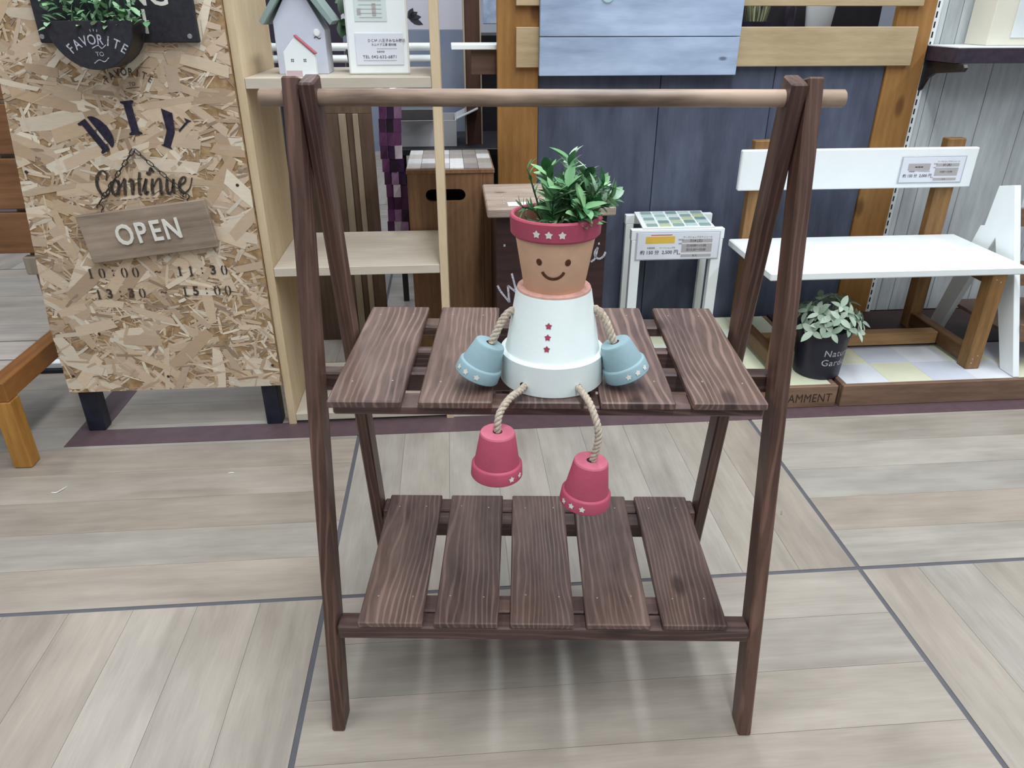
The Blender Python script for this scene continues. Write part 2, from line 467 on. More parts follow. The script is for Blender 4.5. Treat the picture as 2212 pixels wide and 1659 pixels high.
# ------------------------------------------------------------------ floor
bm = bmesh.new(); addbox(bm, -4.6, 4.2, -3.2, 5.4, -0.05, -0.0012)
floor = fin(bm, 'floor', M_grout, None, WB(0, 0, 0), (0, 0, A5)); tag(floor, kind='structure')
P9 = 1.022/9; GAP = 0.0045
bm = bmesh.new(); addbox(bm, -0.5065, 0.5065, -P9/2+0.0008, P9/2-0.0008, -0.004, 0.0); plX = fin(bm, 'plank', FLOORW('X', 'Y'), floor)
bm = bmesh.new(); addbox(bm, -P9/2+0.0008, P9/2-0.0008, -0.5065, 0.5065, -0.004, 0.0); plY = fin(bm, 'plank', FLOORW('Y', 'X'), floor)
first = {'X': plX, 'Y': plY}; used = {'X': False, 'Y': False}
sq = (1.022-0.009)/1.022
for iu in range(-2, 2):
    for iv in range(-1, 5):
        cu = -0.445 + 1.022*(iu+0.5); cv = -0.58 + 1.022*(iv+0.5)
        ax = 'Y' if (iu + iv) % 2 == 0 else 'X'
        for k in range(9):
            off = (k-4)*P9*sq
            loc = (cu, cv+off, 0) if ax == 'X' else (cu+off, cv, 0)
            if not used[ax]: o = first[ax]; used[ax] = True; o.location = loc
            else: o = share(first[ax], 'plank', floor, loc)

# border tape on the floor, two strips in an L
bm = bmesh.new()
pts = [(-1.168,0.0),(2.1,0.0),(2.1,0.074),(-1.10,0.078),(-1.10,0.42),(-1.168,0.42)]
top = [bm.verts.new((x, y, 0.0012)) for x, y in pts]; bot = [bm.verts.new((x, y, 0.0001)) for x, y in pts]
bm.faces.new(top); bm.faces.new(bot[::-1])
for i in range(6): bm.faces.new((bot[i], bot[(i+1) % 6], top[(i+1) % 6], top[i]))
tp = fin(bm, 'floor_tape', M_tape, None, WB(0, 0, 0), (0, 0, A5))
tag(tp, 'dark brown border tape stuck on the pale floor below the display', 'tape')

# ------------------------------------------------------------------ walls
wb = boxB('wall_back', M_wash, 1.19, 2.6, 0.635, 0.68, 0.0, 2.2); tag(wb, kind='structure')
useams = [1.183, 1.238, 1.283, 1.421, 1.56, 1.70, 1.84, 1.98, 2.12, 2.26, 2.40, 2.60]
wc = (1.19+2.6)/2; wv_ = (0.635+0.68)/2
for a, b in zip(useams, useams[1:]):
    box('plank', M_wash, wb, a+0.001-wc, b-0.001-wc, 0.61-wv_, 0.635-wv_, 0.052, 2.2, 0.001)
tr = boxB('trim_1', M_dkbrown, 0.6, 2.6, 0.575, 0.606, 0.0, 0.052); tag(tr, kind='structure')
tr2 = boxB('shade_platform', M_dkbrown, 0.84, 2.3, 0.303, 0.573, 0.0, 0.0642); tag(tr2, kind='structure')  # added platform under the rear bench legs, coloured dark for the shade there
wf = boxB('wall_far', paint('far_wall_grey', (178,184,196), 0.8, 0.05, 3), -4.5, 4.2, 4.75, 4.85, 0.0, 2.6); tag(wf, kind='structure')

# ------------------------------------------------------------------ the stained wooden rack
rack = thing('plant_rack', 'dark brown stained wooden folding rack with two slatted shelves and a dowel top bar', 'rack', (0, 0, 0))
HW = 0.3139; T = 0.019; DP = 0.038; YT, ZT = 0.1723, 0.9
ln = math.hypot(YT, ZT); dY, dZ = YT/ln, ZT/ln
legpoly = [(0, 0), (DP/dZ, 0), (YT+DP*dZ, ZT-DP*dY), (YT, ZT)]
ang = math.atan2(dY, dZ)
for s in (-1, 1):
    xo, xi = s*HW, s*(HW-T)
    prism('leg', M_rackZ, rack, legpoly, 'x', min(xo, xi), max(xo, xi), 0.0022, M=Matrix.Translation((xo, 0.1, 0.45)) @ Matrix.Rotation(-ang, 4, 'X'))
    xo, xi = s*(HW-T-0.0008), s*(HW-2*T-0.0008)
    prism('leg', M_rackZ, rack, [(0.374-y, z) for y, z in legpoly][::-1], 'x', min(xo, xi), max(xo, xi), 0.0022, M=Matrix.Translation((xo, 0.27, 0.5)) @ Matrix.Rotation(ang, 4, 'X'))
bm = bmesh.new()
dp = [Vector((-0.345 + 0.69*i/24, 0, 0)) for i in range(25)]
tube_bm(bm, [Vector((-0.3465, 0, 0))] + dp + [Vector((0.3465, 0, 0))], lambda t: 0.0084 if t < 0.01 or t > 0.99 else 0.0101, 20)
fin(bm, 'dowel', M_dowel, rack, (0, 0.187, 0.875), smooth=False); smooth_by_angle(COL.objects['dowel'], 40)
ST = 0.0105
def rail(x0, x1, y0, y1, z0, z1, nm='rail'): box(nm, M_rackX, rack, x0, x1, y0, y1, z0, z1, 0.0025)
ZU, ZL = 0.5424, 0.196
rail(-0.293, 0.293, 0.028, 0.0575, ZL-ST-0.024, ZL-ST)            # lower front, between the legs
rail(-0.256, 0.256, 0.0610, 0.095, ZL-ST-0.022, ZL-ST, 'cleat')
rail(-0.256, 0.256, 0.268, 0.298, ZL-ST-0.03, ZL-ST, 'cleat')
rail(-0.274, 0.274, 0.302, 0.338, ZL-ST-0.028, ZL-ST)
rail(-0.2675, 0.2675, 0.052, 0.088, ZU-ST-0.0135, ZU-ST, 'cleat')   # upper front lath under the slat ends
rail(-0.3085, 0.3085, 0.143, 0.165, ZU-ST-0.028, ZU-ST)
rail(-0.274, 0.274, 0.214, 0.2325, ZU-ST-0.028, ZU-ST)
rail(-0.2675, 0.2675, 0.306, 0.342, ZU-ST-0.016, ZU-ST, 'cleat')
def slats(xa, xb, y0, y1, ztop, w=0.0912):
    out = []
    for k in range(5):
        x = xa + (xb-xa-w)*k/4
        o = box('slat', M_rackY, rack, x, x+w, y0, y1, ztop-ST, ztop, 0.0018)
        for (fx, fy) in ((0.24, y0+0.055), (0.78, y0+0.055), (0.22, y1-0.035), (0.76, y1-0.035)):
            out.append((o, (fx-0.5)*w, fy-(y0+y1)/2))
    return out
nl = slats(-0.2628, 0.2605, 0.026, 0.334, ZL) + slats(-0.2718, 0.2678, 0.0436, 0.3628, ZU)
bm = lathe_bm([(0, 0.0006), (0.0011, 0.0004), (0.0013, -0.0003)], 8); nail0 = None
for (o, lx, ly) in nl:
    loc = (lx+random.uniform(-0.003, 0.003), ly+random.uniform(-0.003, 0.003), ST/2)
    if nail0 is None: nail0 = fin(bm, 'nail', M_nail, o, loc)
    else: share(nail0, 'nail', o, loc)

# ------------------------------------------------------------------ flower pot doll
DX, DY, DZ = 0.0065, 0.1185, ZU
doll = thing('flower_pot_doll', 'smiling doll made of terracotta pots and rope sitting on the brown rack', 'doll', (DX, DY, DZ))
bodyprof = [(0.058, 0.0004), (0.0655, 0.0), (0.0668, 0.0015), (0.0662, 0.040), (0.0648, 0.0415), (0.0605, 0.0425), (0.0595, 0.044), (0.0468, 0.119), (0.0450, 0.1225), (0.0425, 0.1235), (0.0350, 0.1235), (0.0350, 0.111), (0, 0.111)]
body = lathe('body_pot', M_dollw, doll, bodyprof, 64)
rb = lambda z: 0.0595 + (0.0468-0.0595)*(z-0.044)/(0.119-0.044)
rr = lambda z: 0.0667
lathe('clay_rim', M_clayring, doll, [(0.0462, 0.1195), (0.0453, 0.1232), (0.0425, 0.1241), (0.0352, 0.1241), (0.0352, 0.113), (0.030, 0.1128)], 64)
for z, x in ((0.090, -0.0075), (0.0762, -0.0084), (0.062, -0.0093)):
    print_on('star', M_pink, body, star2d(0.0044, 0.52), on_cone(rb, x/rb(z), z))
for x in (-0.0375, 0.031):
    th = math.asin(x/0.0665)
    print_on('rope_hole', M_holed, body, poly2d([(0.0042*math.cos(i*math.pi/8), 0.0042*math.sin(i*math.pi/8)) for i in range(16)]), on_cone(rr, th, 0.0128))
HZ = 0.115
headprof = [(0, 0.0), (0.0345, 0.0), (0.0362, 0.002), (0.0482, 0.0745)]
head = lathe('head_pot', M_terra, doll, headprof, 64, (0, 0, HZ))
rh = lambda z: 0.0362 + (0.0482-0.0362)*(z-0.002)/0.0725
hr = lathe('rim', M_pink, head, [(0.0470, 0.0735), (0.0512, 0.0742), (0.0536, 0.077), (0.0545, 0.0965), (0.0532, 0.0985), (0.0500, 0.0985), (0.0488, 0.0965)], 64)
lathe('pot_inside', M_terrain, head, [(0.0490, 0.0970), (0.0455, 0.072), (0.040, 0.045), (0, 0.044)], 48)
rrim = lambda z: 0.0536 + (0.0545-0.0536)*(z-0.077)/0.0195
for x in (-0.0245, -0.0100, 0.0052):
    print_on('star', M_letterw, hr, star2d(0.0049, 0.52), on_cone(rrim, x/0.054, 0.0855))
for x in (-0.0205, 0.0135):
    print_on('eye', M_brand, head, poly2d([(0.0036*math.cos(i*math.pi/8), 0.0043*math.sin(i*math.pi/8)) for i in range(16)]), on_cone(rh, x/rh(0.05), 0.0505))
arc = [(-0.0035+0.0142*math.sin(R(a)), 0.0445-0.0142*math.cos(R(a)), 1.0) for a in range(-66, 67, 12)]
print_on('mouth', M_brand, head, ribbon2d([arc], 0.0036), on_cone(rh, 0.0, 0.0))

def small_pot(name, mat, mtop, top, bottom, twist, stars, sc=1.0, lab=None):
    """little pot hung upside down: from its small end (top) to its open rim (bottom)"""
    t = Vector(top); b = Vector(bottom); ax = (t-b).normalized(); h = (t-b).length
    y = Vector((0, 1, 0)); y = (y - ax*y.dot(ax)).normalized(); x = y.cross(ax)
    m = Matrix((x, y, ax)).transposed().to_4x4(); m.translation = b
    k = sc
    prof = [(0.0262*k, 0.004), (0.0278*k, 0.0), (0.0300*k, 0.0), (0.0309*k, 0.0012), (0.0300*k, 0.0155), (0.0288*k, 0.0172), (0.0268*k, 0.0180), (0.0208*k, h-0.002), (0.0196*k, h)]
    o = lathe(name, mat, doll, prof, 40); o.matrix_local = m @ Matrix.Rotation(R(twist), 4, 'Z')
    lathe('small_end', mtop, o, [(0.0207*k, h-0.0016), (0.0196*k, h+0.0004), (0.0055, h+0.0004)], 40)
    lathe('drain_hole', M_holed, o, [(0.0057, h+0.0006), (0, h+0.0006)], 20)
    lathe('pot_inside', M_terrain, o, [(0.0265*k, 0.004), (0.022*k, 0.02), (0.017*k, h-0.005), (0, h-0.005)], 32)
    rs = lambda z: (0.0309 - 0.0009*(z-0.0012)/0.0143)*k
    for a in stars:
        print_on('star', M_letterw, o, star2d(0.0042, 0.52), on_cone(rs, R(a), 0.0082))
    if lab: o['label'] = lab
    return o
HAND = [(-0.0782, -0.028, 0.0575), (-0.0962, -0.030, 0.0150)]
small_pot('hand_pot', M_sky, M_sky, HAND[0], HAND[1], 0, (-62, -36, -4), 0.93, 'pale blue upturned hand pot with white stars')
HANDR = [(0.0762, -0.026, 0.0585), (0.0945, -0.028, 0.0160)]
small_pot('hand_pot', M_sky, M_sky, HANDR[0], HANDR[1], 0, (2, 28, 54), 0.93, 'pale blue upturned hand pot with white stars')
FL = [(-0.0675, -0.1115, -0.0205), (-0.0690, -0.1115, -0.0790)]
small_pot('foot_pot', M_pink, M_pinktop, FL[0], FL[1], 0, (36, 62), 1.02, 'raspberry pink dangling foot pot with white stars')
FR = [(0.0455, -0.1115, -0.0600), (0.0400, -0.1115, -0.1195)]
small_pot('foot_pot', M_pink, M_pinktop, FR[0], FR[1], 0, (-62, -38, -12), 1.02, 'raspberry pink dangling foot pot with white stars')
rope('rope_arm', M_rope, doll, [(-0.040, -0.008, 0.093), (-0.0535, -0.012, 0.0935), (-0.064, -0.018, 0.083), (-0.072, -0.025, 0.068), (-0.0790, -0.028, 0.052)], 0.0047)
rope('rope_arm', M_rope, doll, [(0.040, -0.006, 0.096), (0.0535, -0.010, 0.0955), (0.063, -0.016, 0.086), (0.0695, -0.022, 0.072), (0.077, -0.026, 0.053)], 0.0047)
rope('rope_leg', M_rope, doll, [(-0.034, -0.052, 0.0125), (-0.0395, -0.066, 0.0125), (-0.053, -0.088, 0.0125), (-0.064, -0.104, 0.003), (-0.0675, -0.111, -0.010), (-0.0675, -0.1115, -0.026)], 0.0042)
rope('rope_leg', M_rope, doll, [(0.028, -0.053, 0.0125), (0.033, -0.066, 0.0125), (0.042, -0.092, 0.008), (0.050, -0.108, -0.010), (0.0525, -0.112, -0.028), (0.050, -0.1125, -0.046), (0.0455, -0.1115, -0.066)], 0.0042)

# sprig standing in the doll's head
sprig = thing('artificial_sprig', 'green artificial foliage sprig with pale tips in the doll head pot', 'plant', (DX, DY, DZ+HZ+0.046))
stems = [((0.01, 0, 0), (0.016, 0.004, 0.06), (0.014, 0.006, 0.112)), ((0.008, 0.002, 0), (0.03, 0.0, 0.05), (0.050, -0.006, 0.084)),
         ((0.006, -0.002, 0), (0.005, 0.01, 0.05), (-0.010, 0.014, 0.096)), ((0.012, 0, 0), (0.03, 0.018, 0.05), (0.038, 0.028, 0.092)),
         ((0.0, 0.006, 0.004), (-0.016, 0.006, 0.045), (-0.034, 0.006, 0.102)), ((0.01, -0.004, 0), (0.022, -0.02, 0.045), (0.030, -0.032, 0.066)), ((0.012, 0.0, 0), (0.034, -0.006, 0.055), (0.060, -0.012, 0.072)), ((0.008, 0.0, 0), (0.016, -0.010, 0.05), (0.012, -0.018, 0.086)),
         ((0.0, 0, 0.0), (-0.005, -0.012, 0.045), (-0.004, -0.02, 0.078)), ((-0.002, 0, 0.004), (-0.022, -0.006, 0.052), (-0.040, -0.012, 0.062))]
lg = leaf_mesh('leaf_long', M_green, 0.026, 0.0115); lgn = leaf_mesh('leaf_narrow', M_green, 0.018, 0.005)
lp = leaf_mesh('leaf_pale', M_pale, 0.020, 0.010)
for si, s in enumerate(stems):
    path = catmull(s, 8)
    tube('stem', M_stem, sprig, s, 0.0011, 5, 6)
    thin = si in (4, 9)
    for i in range(5, len(path)):
        for k in range(2 if thin else 5):
            t = (path[i]-path[i-1]).normalized(); a = random.uniform(0, 6.28)
            n = t.orthogonal().normalized(); n = Matrix.Rotation(a, 3, t) @ n
            d = t*random.uniform(0.4, 1.0) + n*random.uniform(0.5, 1.0) + Vector((0, 0, random.uniform(-0.15, 0.2)))
            pale = (si in (0, 1, 3, 6)) and i > len(path)-5 and random.random() < 0.45
            me = lp if pale else (lgn if thin or random.random() < 0.3 else lg)
            o = bpy.data.objects.new('leaf', me); link(o, sprig)
            o.matrix_local = leaf_matrix(path[i], d, t, random.uniform(0.7, 1.25)*(0.75 if thin else 1))
for w in ([(-0.02, -0.01, 0.02), (-0.034, -0.016, 0.046), (-0.022, -0.026, 0.044), (-0.01, -0.03, 0.022)], [(-0.004, -0.02, 0.012), (-0.026, -0.022, 0.036), (-0.036, -0.006, 0.05)]):
    tube('wire_stem', M_stem, sprig, w, 0.0014, 6, 8)

# ------------------------------------------------------------------ OSB notice board
OU, OV = -0.89, 0.062
osb = thingB('notice_board', 'tall oriented strand board panel stencilled DIY, standing on two black legs', 'sign board', OU, OV, 0.0)
zb, zt_ = 0.119, 1.12
def osb_left(z): return -1.149 + max(0, z-0.3)*0.095 - OU
osbR = -0.6332 - OU
pan = prism('strand_panel', M_osb, osb, [(osb_left(zb), zb), (osbR, zb+0.002), (osbR, zt_), (osb_left(zt_), zt_), (osb_left(0.3), 0.3)], 'y', 0.0, 0.012, 0.0)
def clip(poly, a, b, c):                 # keep a*x+b*y<=c
    out = []
    for i in range(len(poly)):
        p, q = poly[i], poly[(i+1) % len(poly)]
        dp_, dq = a*p[0]+b*p[1]-c, a*q[0]+b*q[1]-c
        if dp_ <= 0: out.append(p)
        if (dp_ < 0) != (dq < 0):
            t = dp_/(dp_-dq); out.append((p[0]+(q[0]-p[0])*t, p[1]+(q[1]-p[1])*t))
    return out
bm = bmesh.new(); cl = bm.loops.layers.float_color.new('tone')
tones = [(196,170,138), (206,184,154), (188,160,126), (216,198,172), (180,150,116), (202,176,146), (192,166,134), (222,208,184)]
NS = 3000
for i in range(NS):
    cx, cz = random.uniform(-0.27, 0.26), random.uniform(zb-0.02, zt_)
    big = random.random() < 0.16*(i/NS)+0.03
    Ls = random.uniform(0.05, 0.13) if big else random.uniform(0.010, 0.06); ws = random.uniform(0.012, 0.034) if big else random.uniform(0.0015, 0.009)
    a = random.gauss(0, 0.55) if random.random() < 0.6 else random.uniform(0, 3.14)
    c, s = math.cos(a), math.sin(a); j = lambda k: random.uniform(-k, k)
    base = [(-Ls/2+j(Ls*.08), -ws/2*random.uniform(.6, 1)), (0, -ws/2+j(ws*.1)), (Ls/2+j(Ls*.08), -ws/2*random.uniform(.5, 1)), (Ls/2+j(Ls*.08), ws/2*random.uniform(.5, 1)), (0, ws/2+j(ws*.1)), (-Ls/2+j(Ls*.08), ws/2*random.uniform(.6, 1))]
    pl = [(cx+x*c-y*s, cz+x*s+y*c) for x, y in base]
    for (A_, B_, C_) in ((0, -1, -zb-0.001), (1, 0, osbR), (0, 1, zt_), (-1, 0.0, -osb_left(zb)), (-1, 0.095, -osb_left(0.3)+0.3*0.095)):
        if len(pl) >= 3: pl = clip(pl, A_, B_, C_)
    if len(pl) < 3: continue
    y = -0.0002 - i*4.6e-7
    tilt = random.uniform(-0.004, 0.004)
    f = bm.faces.new([bm.verts.new((x, y + min(0, tilt*(z-cz)), z)) for x, z in pl])
    tn = random.choice(tones); k = random.uniform(0.92, 1.06)
    if not big and random.random() < 0.16: tn = (146, 118, 88)
    col = lin([min(255, q*k) for q in tn])
    for lp_ in f.loops: lp_[cl] = (col[0], col[1], col[2], 1)
mo, N, L, b_ = base_mat('wood_strand')
vc = N.new('ShaderNodeVertexColor'); vc.layer_name = 'tone'
tc = N.new('ShaderNodeTexCoord'); nz = N.new('ShaderNodeTexNoise'); nz.inputs['Scale'].default_value = 220; nz.inputs['Detail'].default_value = 3
mpn = N.new('ShaderNodeMapping'); mpn.inputs['Scale'].default_value = (0.3, 1, 1.2); L.new(tc.outputs['Object'], mpn.inputs['Vector']); L.new(mpn.outputs[0], nz.inputs['Vector'])
mx = N.new('ShaderNodeMix'); mx.data_type = 'RGBA'; mx.blend_type = 'MULTIPLY'; mx.inputs[0].default_value = 0.22
L.new(vc.outputs['Color'], mx.inputs[6]); L.new(nz.outputs['Fac'], mx.inputs[7])
gm = N.new('ShaderNodeBrightContrast'); gm.inputs['Bright'].default_value = 0.06; L.new(mx.outputs[2], gm.inputs['Color']); L.new(gm.outputs[0], b_.inputs['Base Color'])
b_.inputs['Roughness'].default_value = 0.7
me = bpy.data.meshes.new('wood_strands'); bm.normal_update(); bm.to_mesh(me); bm.free(); me.materials.append(mo)
stn = bpy.data.objects.new('wood_strands', me); link(stn, pan); tag(stn, kind='stuff')
for (a, b) in ((-1.139, -1.096), (-0.690, -0.650)):
    box('leg', M_navy, osb, a-OU, b-OU, 0.0125, 0.052, 0.0, 0.36, 0.003)
YF = -0.0022
for (u, z) in ((-1.128, 0.165), (-0.904, 0.156), (-0.648, 0.177), (-1.098, 0.655), (-1.04, 0.275), (-0.66, 0.62)):
    lathe('screw', M_screwd, osb, [(0, 0.0008), (0.003, 0.0005), (0.0036, 0.0)], 12, (u-OU, YF, z), (R(90), 0, 0))
# stencilled DIY on an arc
Dst = [poly2d([(-.30,-.5),(-.02,-.5),(-.02,.5),(-.30,.5),(-.30,.44),(-.22,.40),(-.22,-.40),(-.30,-.44)])]
arcD = [(0.06+0.30*math.sin(R(a))*1.0, 0.5*math.cos(R(a))) for a in range(0, 181, 12)]
Dst.append(poly2d([(0.06, 0.5)] + arcD[1:-1] + [(0.06, -0.5)]))
Din = None
Ist = [poly2d([(-.2,.5),(-.2,.45),(-.12,.40),(-.12,-.40),(-.2,-.45),(-.2,-.5),(.2,-.5),(.2,-.45),(.12,-.40),(.12,.40),(.2,.45),(.2,.5)])]
Yst = [poly2d([(-.42,.5),(-.10,.5),(.08,.02),(.06,-.44),(.14,-.5),(-.20,-.5),(-.14,-.44),(-.14,-.04)]), poly2d([(.16,.10),(.30,.42),(.22,.5),(.44,.5),(.36,.42),(.20,.06)])]
def at(parts, sz, dx, dy, rot): return [( [(x*sz, y*sz) for x, y in v], f, dx, dy, rot) for v, f in parts]
for (gl, sz_, gx, gz_, ga) in ((Dst, 0.072, -0.930, 0.732, 30), (Ist, 0.068, -0.8545, 0.763, 4), (Yst, 0.074, -0.777, 0.735, -24)):
    print_on('letter', M_ink, osb, merge2d(at(gl, sz_, gx-OU, gz_, R(ga))), on_front(YF))
def favorite(r, size, a0, bold=0.01):
    ps = []
    for i, ch in enumerate('FAVORITE'):
        v, f = text2d(ch, size, bold, sx=0.8); a = R(a0 - i*2*a0/7); ps.append((v, f, r*-math.sin(a), r*math.cos(a), a))
    return ps
print_on('lettering', M_ink2, osb, merge2d([(v, f, dx-0.843-OU, dz+0.778, ro) for v, f, dx, dz, ro in favorite(0.074, 0.020, 36)] + [text2d('TO', 0.010)+(-0.838-OU, 0.829, 0)] + [rect2d(-0.014, 0.014, -0.0006, 0.0006)+(-0.838-OU, 0.822, 0.1)]), on_front(YF))
# script word
def sc(pts): return [(-0.988-OU+0.000117*p[0], 0.6856-0.0001187*p[1], p[2] if len(p) > 2 else 0.8) for p in pts]
cont = [[(440,430,.6),(475,330,.7),(430,255,.7),(340,300,1),(270,430,1.3),(262,570,1.3),(310,690,1.1),(370,720,.8),(440,660,.6),(455,600,.5),(410,600,.5)],
        [(590,430,.9),(520,500,1.2),(500,600,1.4),(530,690,1.1),(590,640,.8),(640,520,.9),(620,430,.8),(590,430,.6)],
        [(600,700,.8),(660,520,.9),(655,430,1.0)],[(665,560,.6),(740,440,.6),(775,420,1.1),(745,560,1.3),(720,700,1.2)],
        [(830,470,.6),(890,420,1.2),(880,560,1.4),(860,700,1.2)],[(900,620,.6),(930,430,.8)],
        [(1070,290,1.0),(1020,500,1.3),(990,680,1.1),(1030,690,.7)],[(1005,410,.5),(1095,405,.5)],
        [(1040,640,.5),(1165,410,1.0),(1110,560,1.4),(1100,680,1.3),(1160,640,.8)],[(1280,410,1.0),(1240,560,1.3),(1230,690,1.1)],
        [(1190,300,1.2),(1240,320,1.4),(1290,220,1.0),(1320,300,1.0)],[(1270,560,.5),(1350,440,.7),(1410,420,1.0),(1400,560,1.3),(1380,690,1.1),(1430,660,.6)],
        [(1545,410,1.0),(1510,560,1.3),(1510,670,1.2),(1580,640,.8),(1660,420,1.0)],[(1660,420,.9),(1630,560,1.3),(1620,690,1.0)],
        [(1760,540,.8),(1860,470,.8),(1870,390,.8),(1800,420,1.0),(1740,540,1.3),(1760,660,1.2),(1830,670,.7),(1930,580,.5),(2000,400,.5)]]
print_on('lettering', M_ink2, osb, ribbon2d([sc(s) for s in cont], 0.0052), on_front(YF-0.0002))
dash = [rect2d(-0.0035, 0.0035, -0.0005, 0.0005)+(-0.948-OU+i*0.0128, 0.5905+i*0.0006, 0) for i in range(12)]
print_on('dashed_line', M_ink2, osb, merge2d(dash), on_front(YF))
# opening hours, stencil figures
def dig(ch):
    if ch == '0':
        o = []
        for s in (-1, 1):
            outer = [(s*(0.05+0.27*math.sin(R(a))), 0.5*math.cos(R(a))) for a in range(0, 181, 20)]; inner = [(s*(0.05+0.10*math.sin(R(a))), 0.42*math.cos(R(a))) for a in range(180, -1, -20)]
            o.append(poly2d(outer+inner))
        return o
    if ch == '1': return [poly2d([(-.2,.34),(-.05,.5),(.08,.5),(.08,-.40),(.18,-.45),(.18,-.5),(-.2,-.5),(-.2,-.45),(-.1,-.40),(-.1,.34)])]
    if ch == ':': return [rect2d(-.07, .07, .16, .32), rect2d(-.07, .07, -.32, -.16)]
    if ch == '~': return [ribbon2d([[(-.3,-.04),(-.15,.06),(0,0),(.15,-.06),(.3,.04)]], 0.10)]
    v, f = text2d(ch, 1.35, 0.03, sx=0.95); return [(v, f)]
def hours(s, u0, u1, z0, z1, sz=0.023):
    ps = []; n = len(s)
    for i, ch in enumerate(s):
        if ch == ' ': continue
        t = i/(n-1); ps += at(dig(ch), sz, u0+(u1-u0)*t-OU, z0+(z1-z0)*t, 0)
    return ps
print_on('lettering', M_ink2, osb, merge2d(hours('10:00 ~ 11:30', -1.022, -0.722, 0.425, 0.426)), on_front(YF))
print_on('lettering', M_ink2, osb, merge2d(hours('13:30 ~ 15:00', -1.016, -0.722, 0.374, 0.3765)), on_front(YF))

# black plaque screwed to the board
plq = thingB('name_plaque', 'black painted plaque with white capital letters at the top of the strand board', 'plaque', OU, OV-0.0025, 0.907)
box('board', M_blackb, plq, -0.992-OU, -0.684-OU, -0.012, 0.0, 0.0, 0.19, 0.002)
for (tx_, x_, z_) in (('NG', -0.770, 0.086), ('N', -0.797, 0.036)): print_on('lettering', M_letterw, plq, text2d(tx_, 0.062, 0.012, sx=0.9), on_front(-0.012, x_-OU, z_))
for u in (-0.986, -0.701):
    lathe('screw', M_screw, plq, [(0, 0.0012), (0.0018, 0.0016), (0.0042, 0.0014), (0.005, 0.0)], 16, (u-OU, -0.012, 0.0115), (R(90), 0, 0))

# half-round planter on the plaque
pw = thingB('wall_planter', 'black half-round wooden planter lettered FAVORITE, fixed over the plaque', 'planter', -0.862, 0.046, 0.948)
hp = [(0.080*math.cos(R(a)), 0.086*math.sin(R(a))) for a in range(180, 361, 9)]
prism('front_panel', M_blackb, pw, hp, 'y', -0.073, -0.064, 0.0008)
prism('back_panel', M_blackb, pw, hp, 'y', -0.008, 0.0, 0.0008)
bm = bmesh.new()
oi_ = [[bm.verts.new((x*k, y, z*k)) for x, z in hp] for k in (0.995, 0.93) for y in (-0.064, -0.008)]
for i in range(len(hp)-1):
    bm.faces.new((oi_[0][i], oi_[0][i+1], oi_[1][i+1], oi_[1][i])); bm.faces.new((oi_[2][i+1], oi_[2][i], oi_[3][i], oi_[3][i+1]))
fin(bm, 'curved_side', paint('planter_side', (38,32,35), 0.45, 0.2, 40), pw)
prism('soil', paint('soil', (60,52,40), 0.9, 0.3, 200), pw, [(x*0.92, min(z*0.92, -0.02)) for x, z in hp], 'y', -0.064, -0.008)
fv = [(v, f, dx+0.008, dz-0.116, ro) for v, f, dx, dz, ro in favorite(0.083, 0.025, 36)]
print_on('lettering', M_chalk, pw, merge2d(fv + [text2d('TO', 0.011, 0.0)+(0.010, -0.058, 0)] + [ribbon2d([[(-.014,-.006),(-.004,0),(.006,-.003),(.015,.004)]], 0.0016)+(0.010, -0.068, 0), ribbon2d([[(-.012,-.003),(0,.002),(.006,-.003),(.015,.003)]], 0.0016)+(0.010, -0.0445, 0)]
   + [rect2d(-0.0007, 0.0007, -0.0022, 0.0022)+(0.008+k*0.006, -0.016-abs(k)*0.001, -k*0.2) for k in (-1, 0, 1)]), on_front(-0.073))
gp = thingB('trailing_greenery', 'bright green artificial foliage filling the black half-round planter', 'plant', -0.862, 0.01, 0.934)
l1 = leaf_mesh('leaf_small', M_lgreen, 0.018, 0.011)
for i in range(260):
    x = random.uniform(-0.082, 0.088); y = random.uniform(-0.034, 0.03); z = random.uniform(0.0, 0.085)
    d = Vector((x*6+random.uniform(-.7, .7), -0.6+random.uniform(-.8, .6), random.uniform(-0.3, 1)))
    o = bpy.data.objects.new('leaf', l1); link(o, gp); o.matrix_local = leaf_matrix((x, y, z), d, (0, -0.3, 1), random.uniform(0.7, 1.4))
for i in range(14):
    x = -0.07+0.011*i
    tube('stem', M_stem, gp, [(x*0.8, 0, -0.01), (x, -0.004, 0.03), (x*1.1, -0.01, 0.07)], 0.001, 5, 4)

# OPEN plank hanging on a chain
op = thingB('open_sign', 'weathered grey plank with white letters OPEN hanging crooked on a chain', 'sign', -0.868, OV-0.004, 0.523)
ROT = R(6.6); cR, sR = math.cos(ROT), math.sin(ROT)
bm = bmesh.new(); addbox(bm, -0.142, 0.142, -0.014, 0.0, -0.0545, 0.0545); bev(bm, 0.0018)
ob = fin(bm, 'plank', M_openw, op, None, (0, -ROT, 0))
for i, (ch, x) in enumerate((('O', -0.050), ('P', -0.013), ('E', 0.020), ('N', 0.056))):
    V, Fc = text2d(ch, 0.064, 0.014, sx=0.78)
    bm = bmesh.new(); vv = [bm.verts.new((x+a, -0.0145, b-0.001+0.006*0)) for a, b in V]
    for f in Fc:
        try: bm.faces.new([vv[k] for k in f])
        except ValueError: pass
    r_ = bmesh.ops.extrude_face_region(bm, geom=bm.faces[:])
    bmesh.ops.translate(bm, verts=[g for g in r_['geom'] if isinstance(g, bmesh.types.BMVert)], vec=(0, -0.004, 0))
    fin(bm, 'letter', M_letterw, ob)
apex = Vector((0.006, -0.004, 0.177)); eL = Vector((-0.092, -0.007, 0.064)); eR = Vector((0.096, -0.007, 0.083))
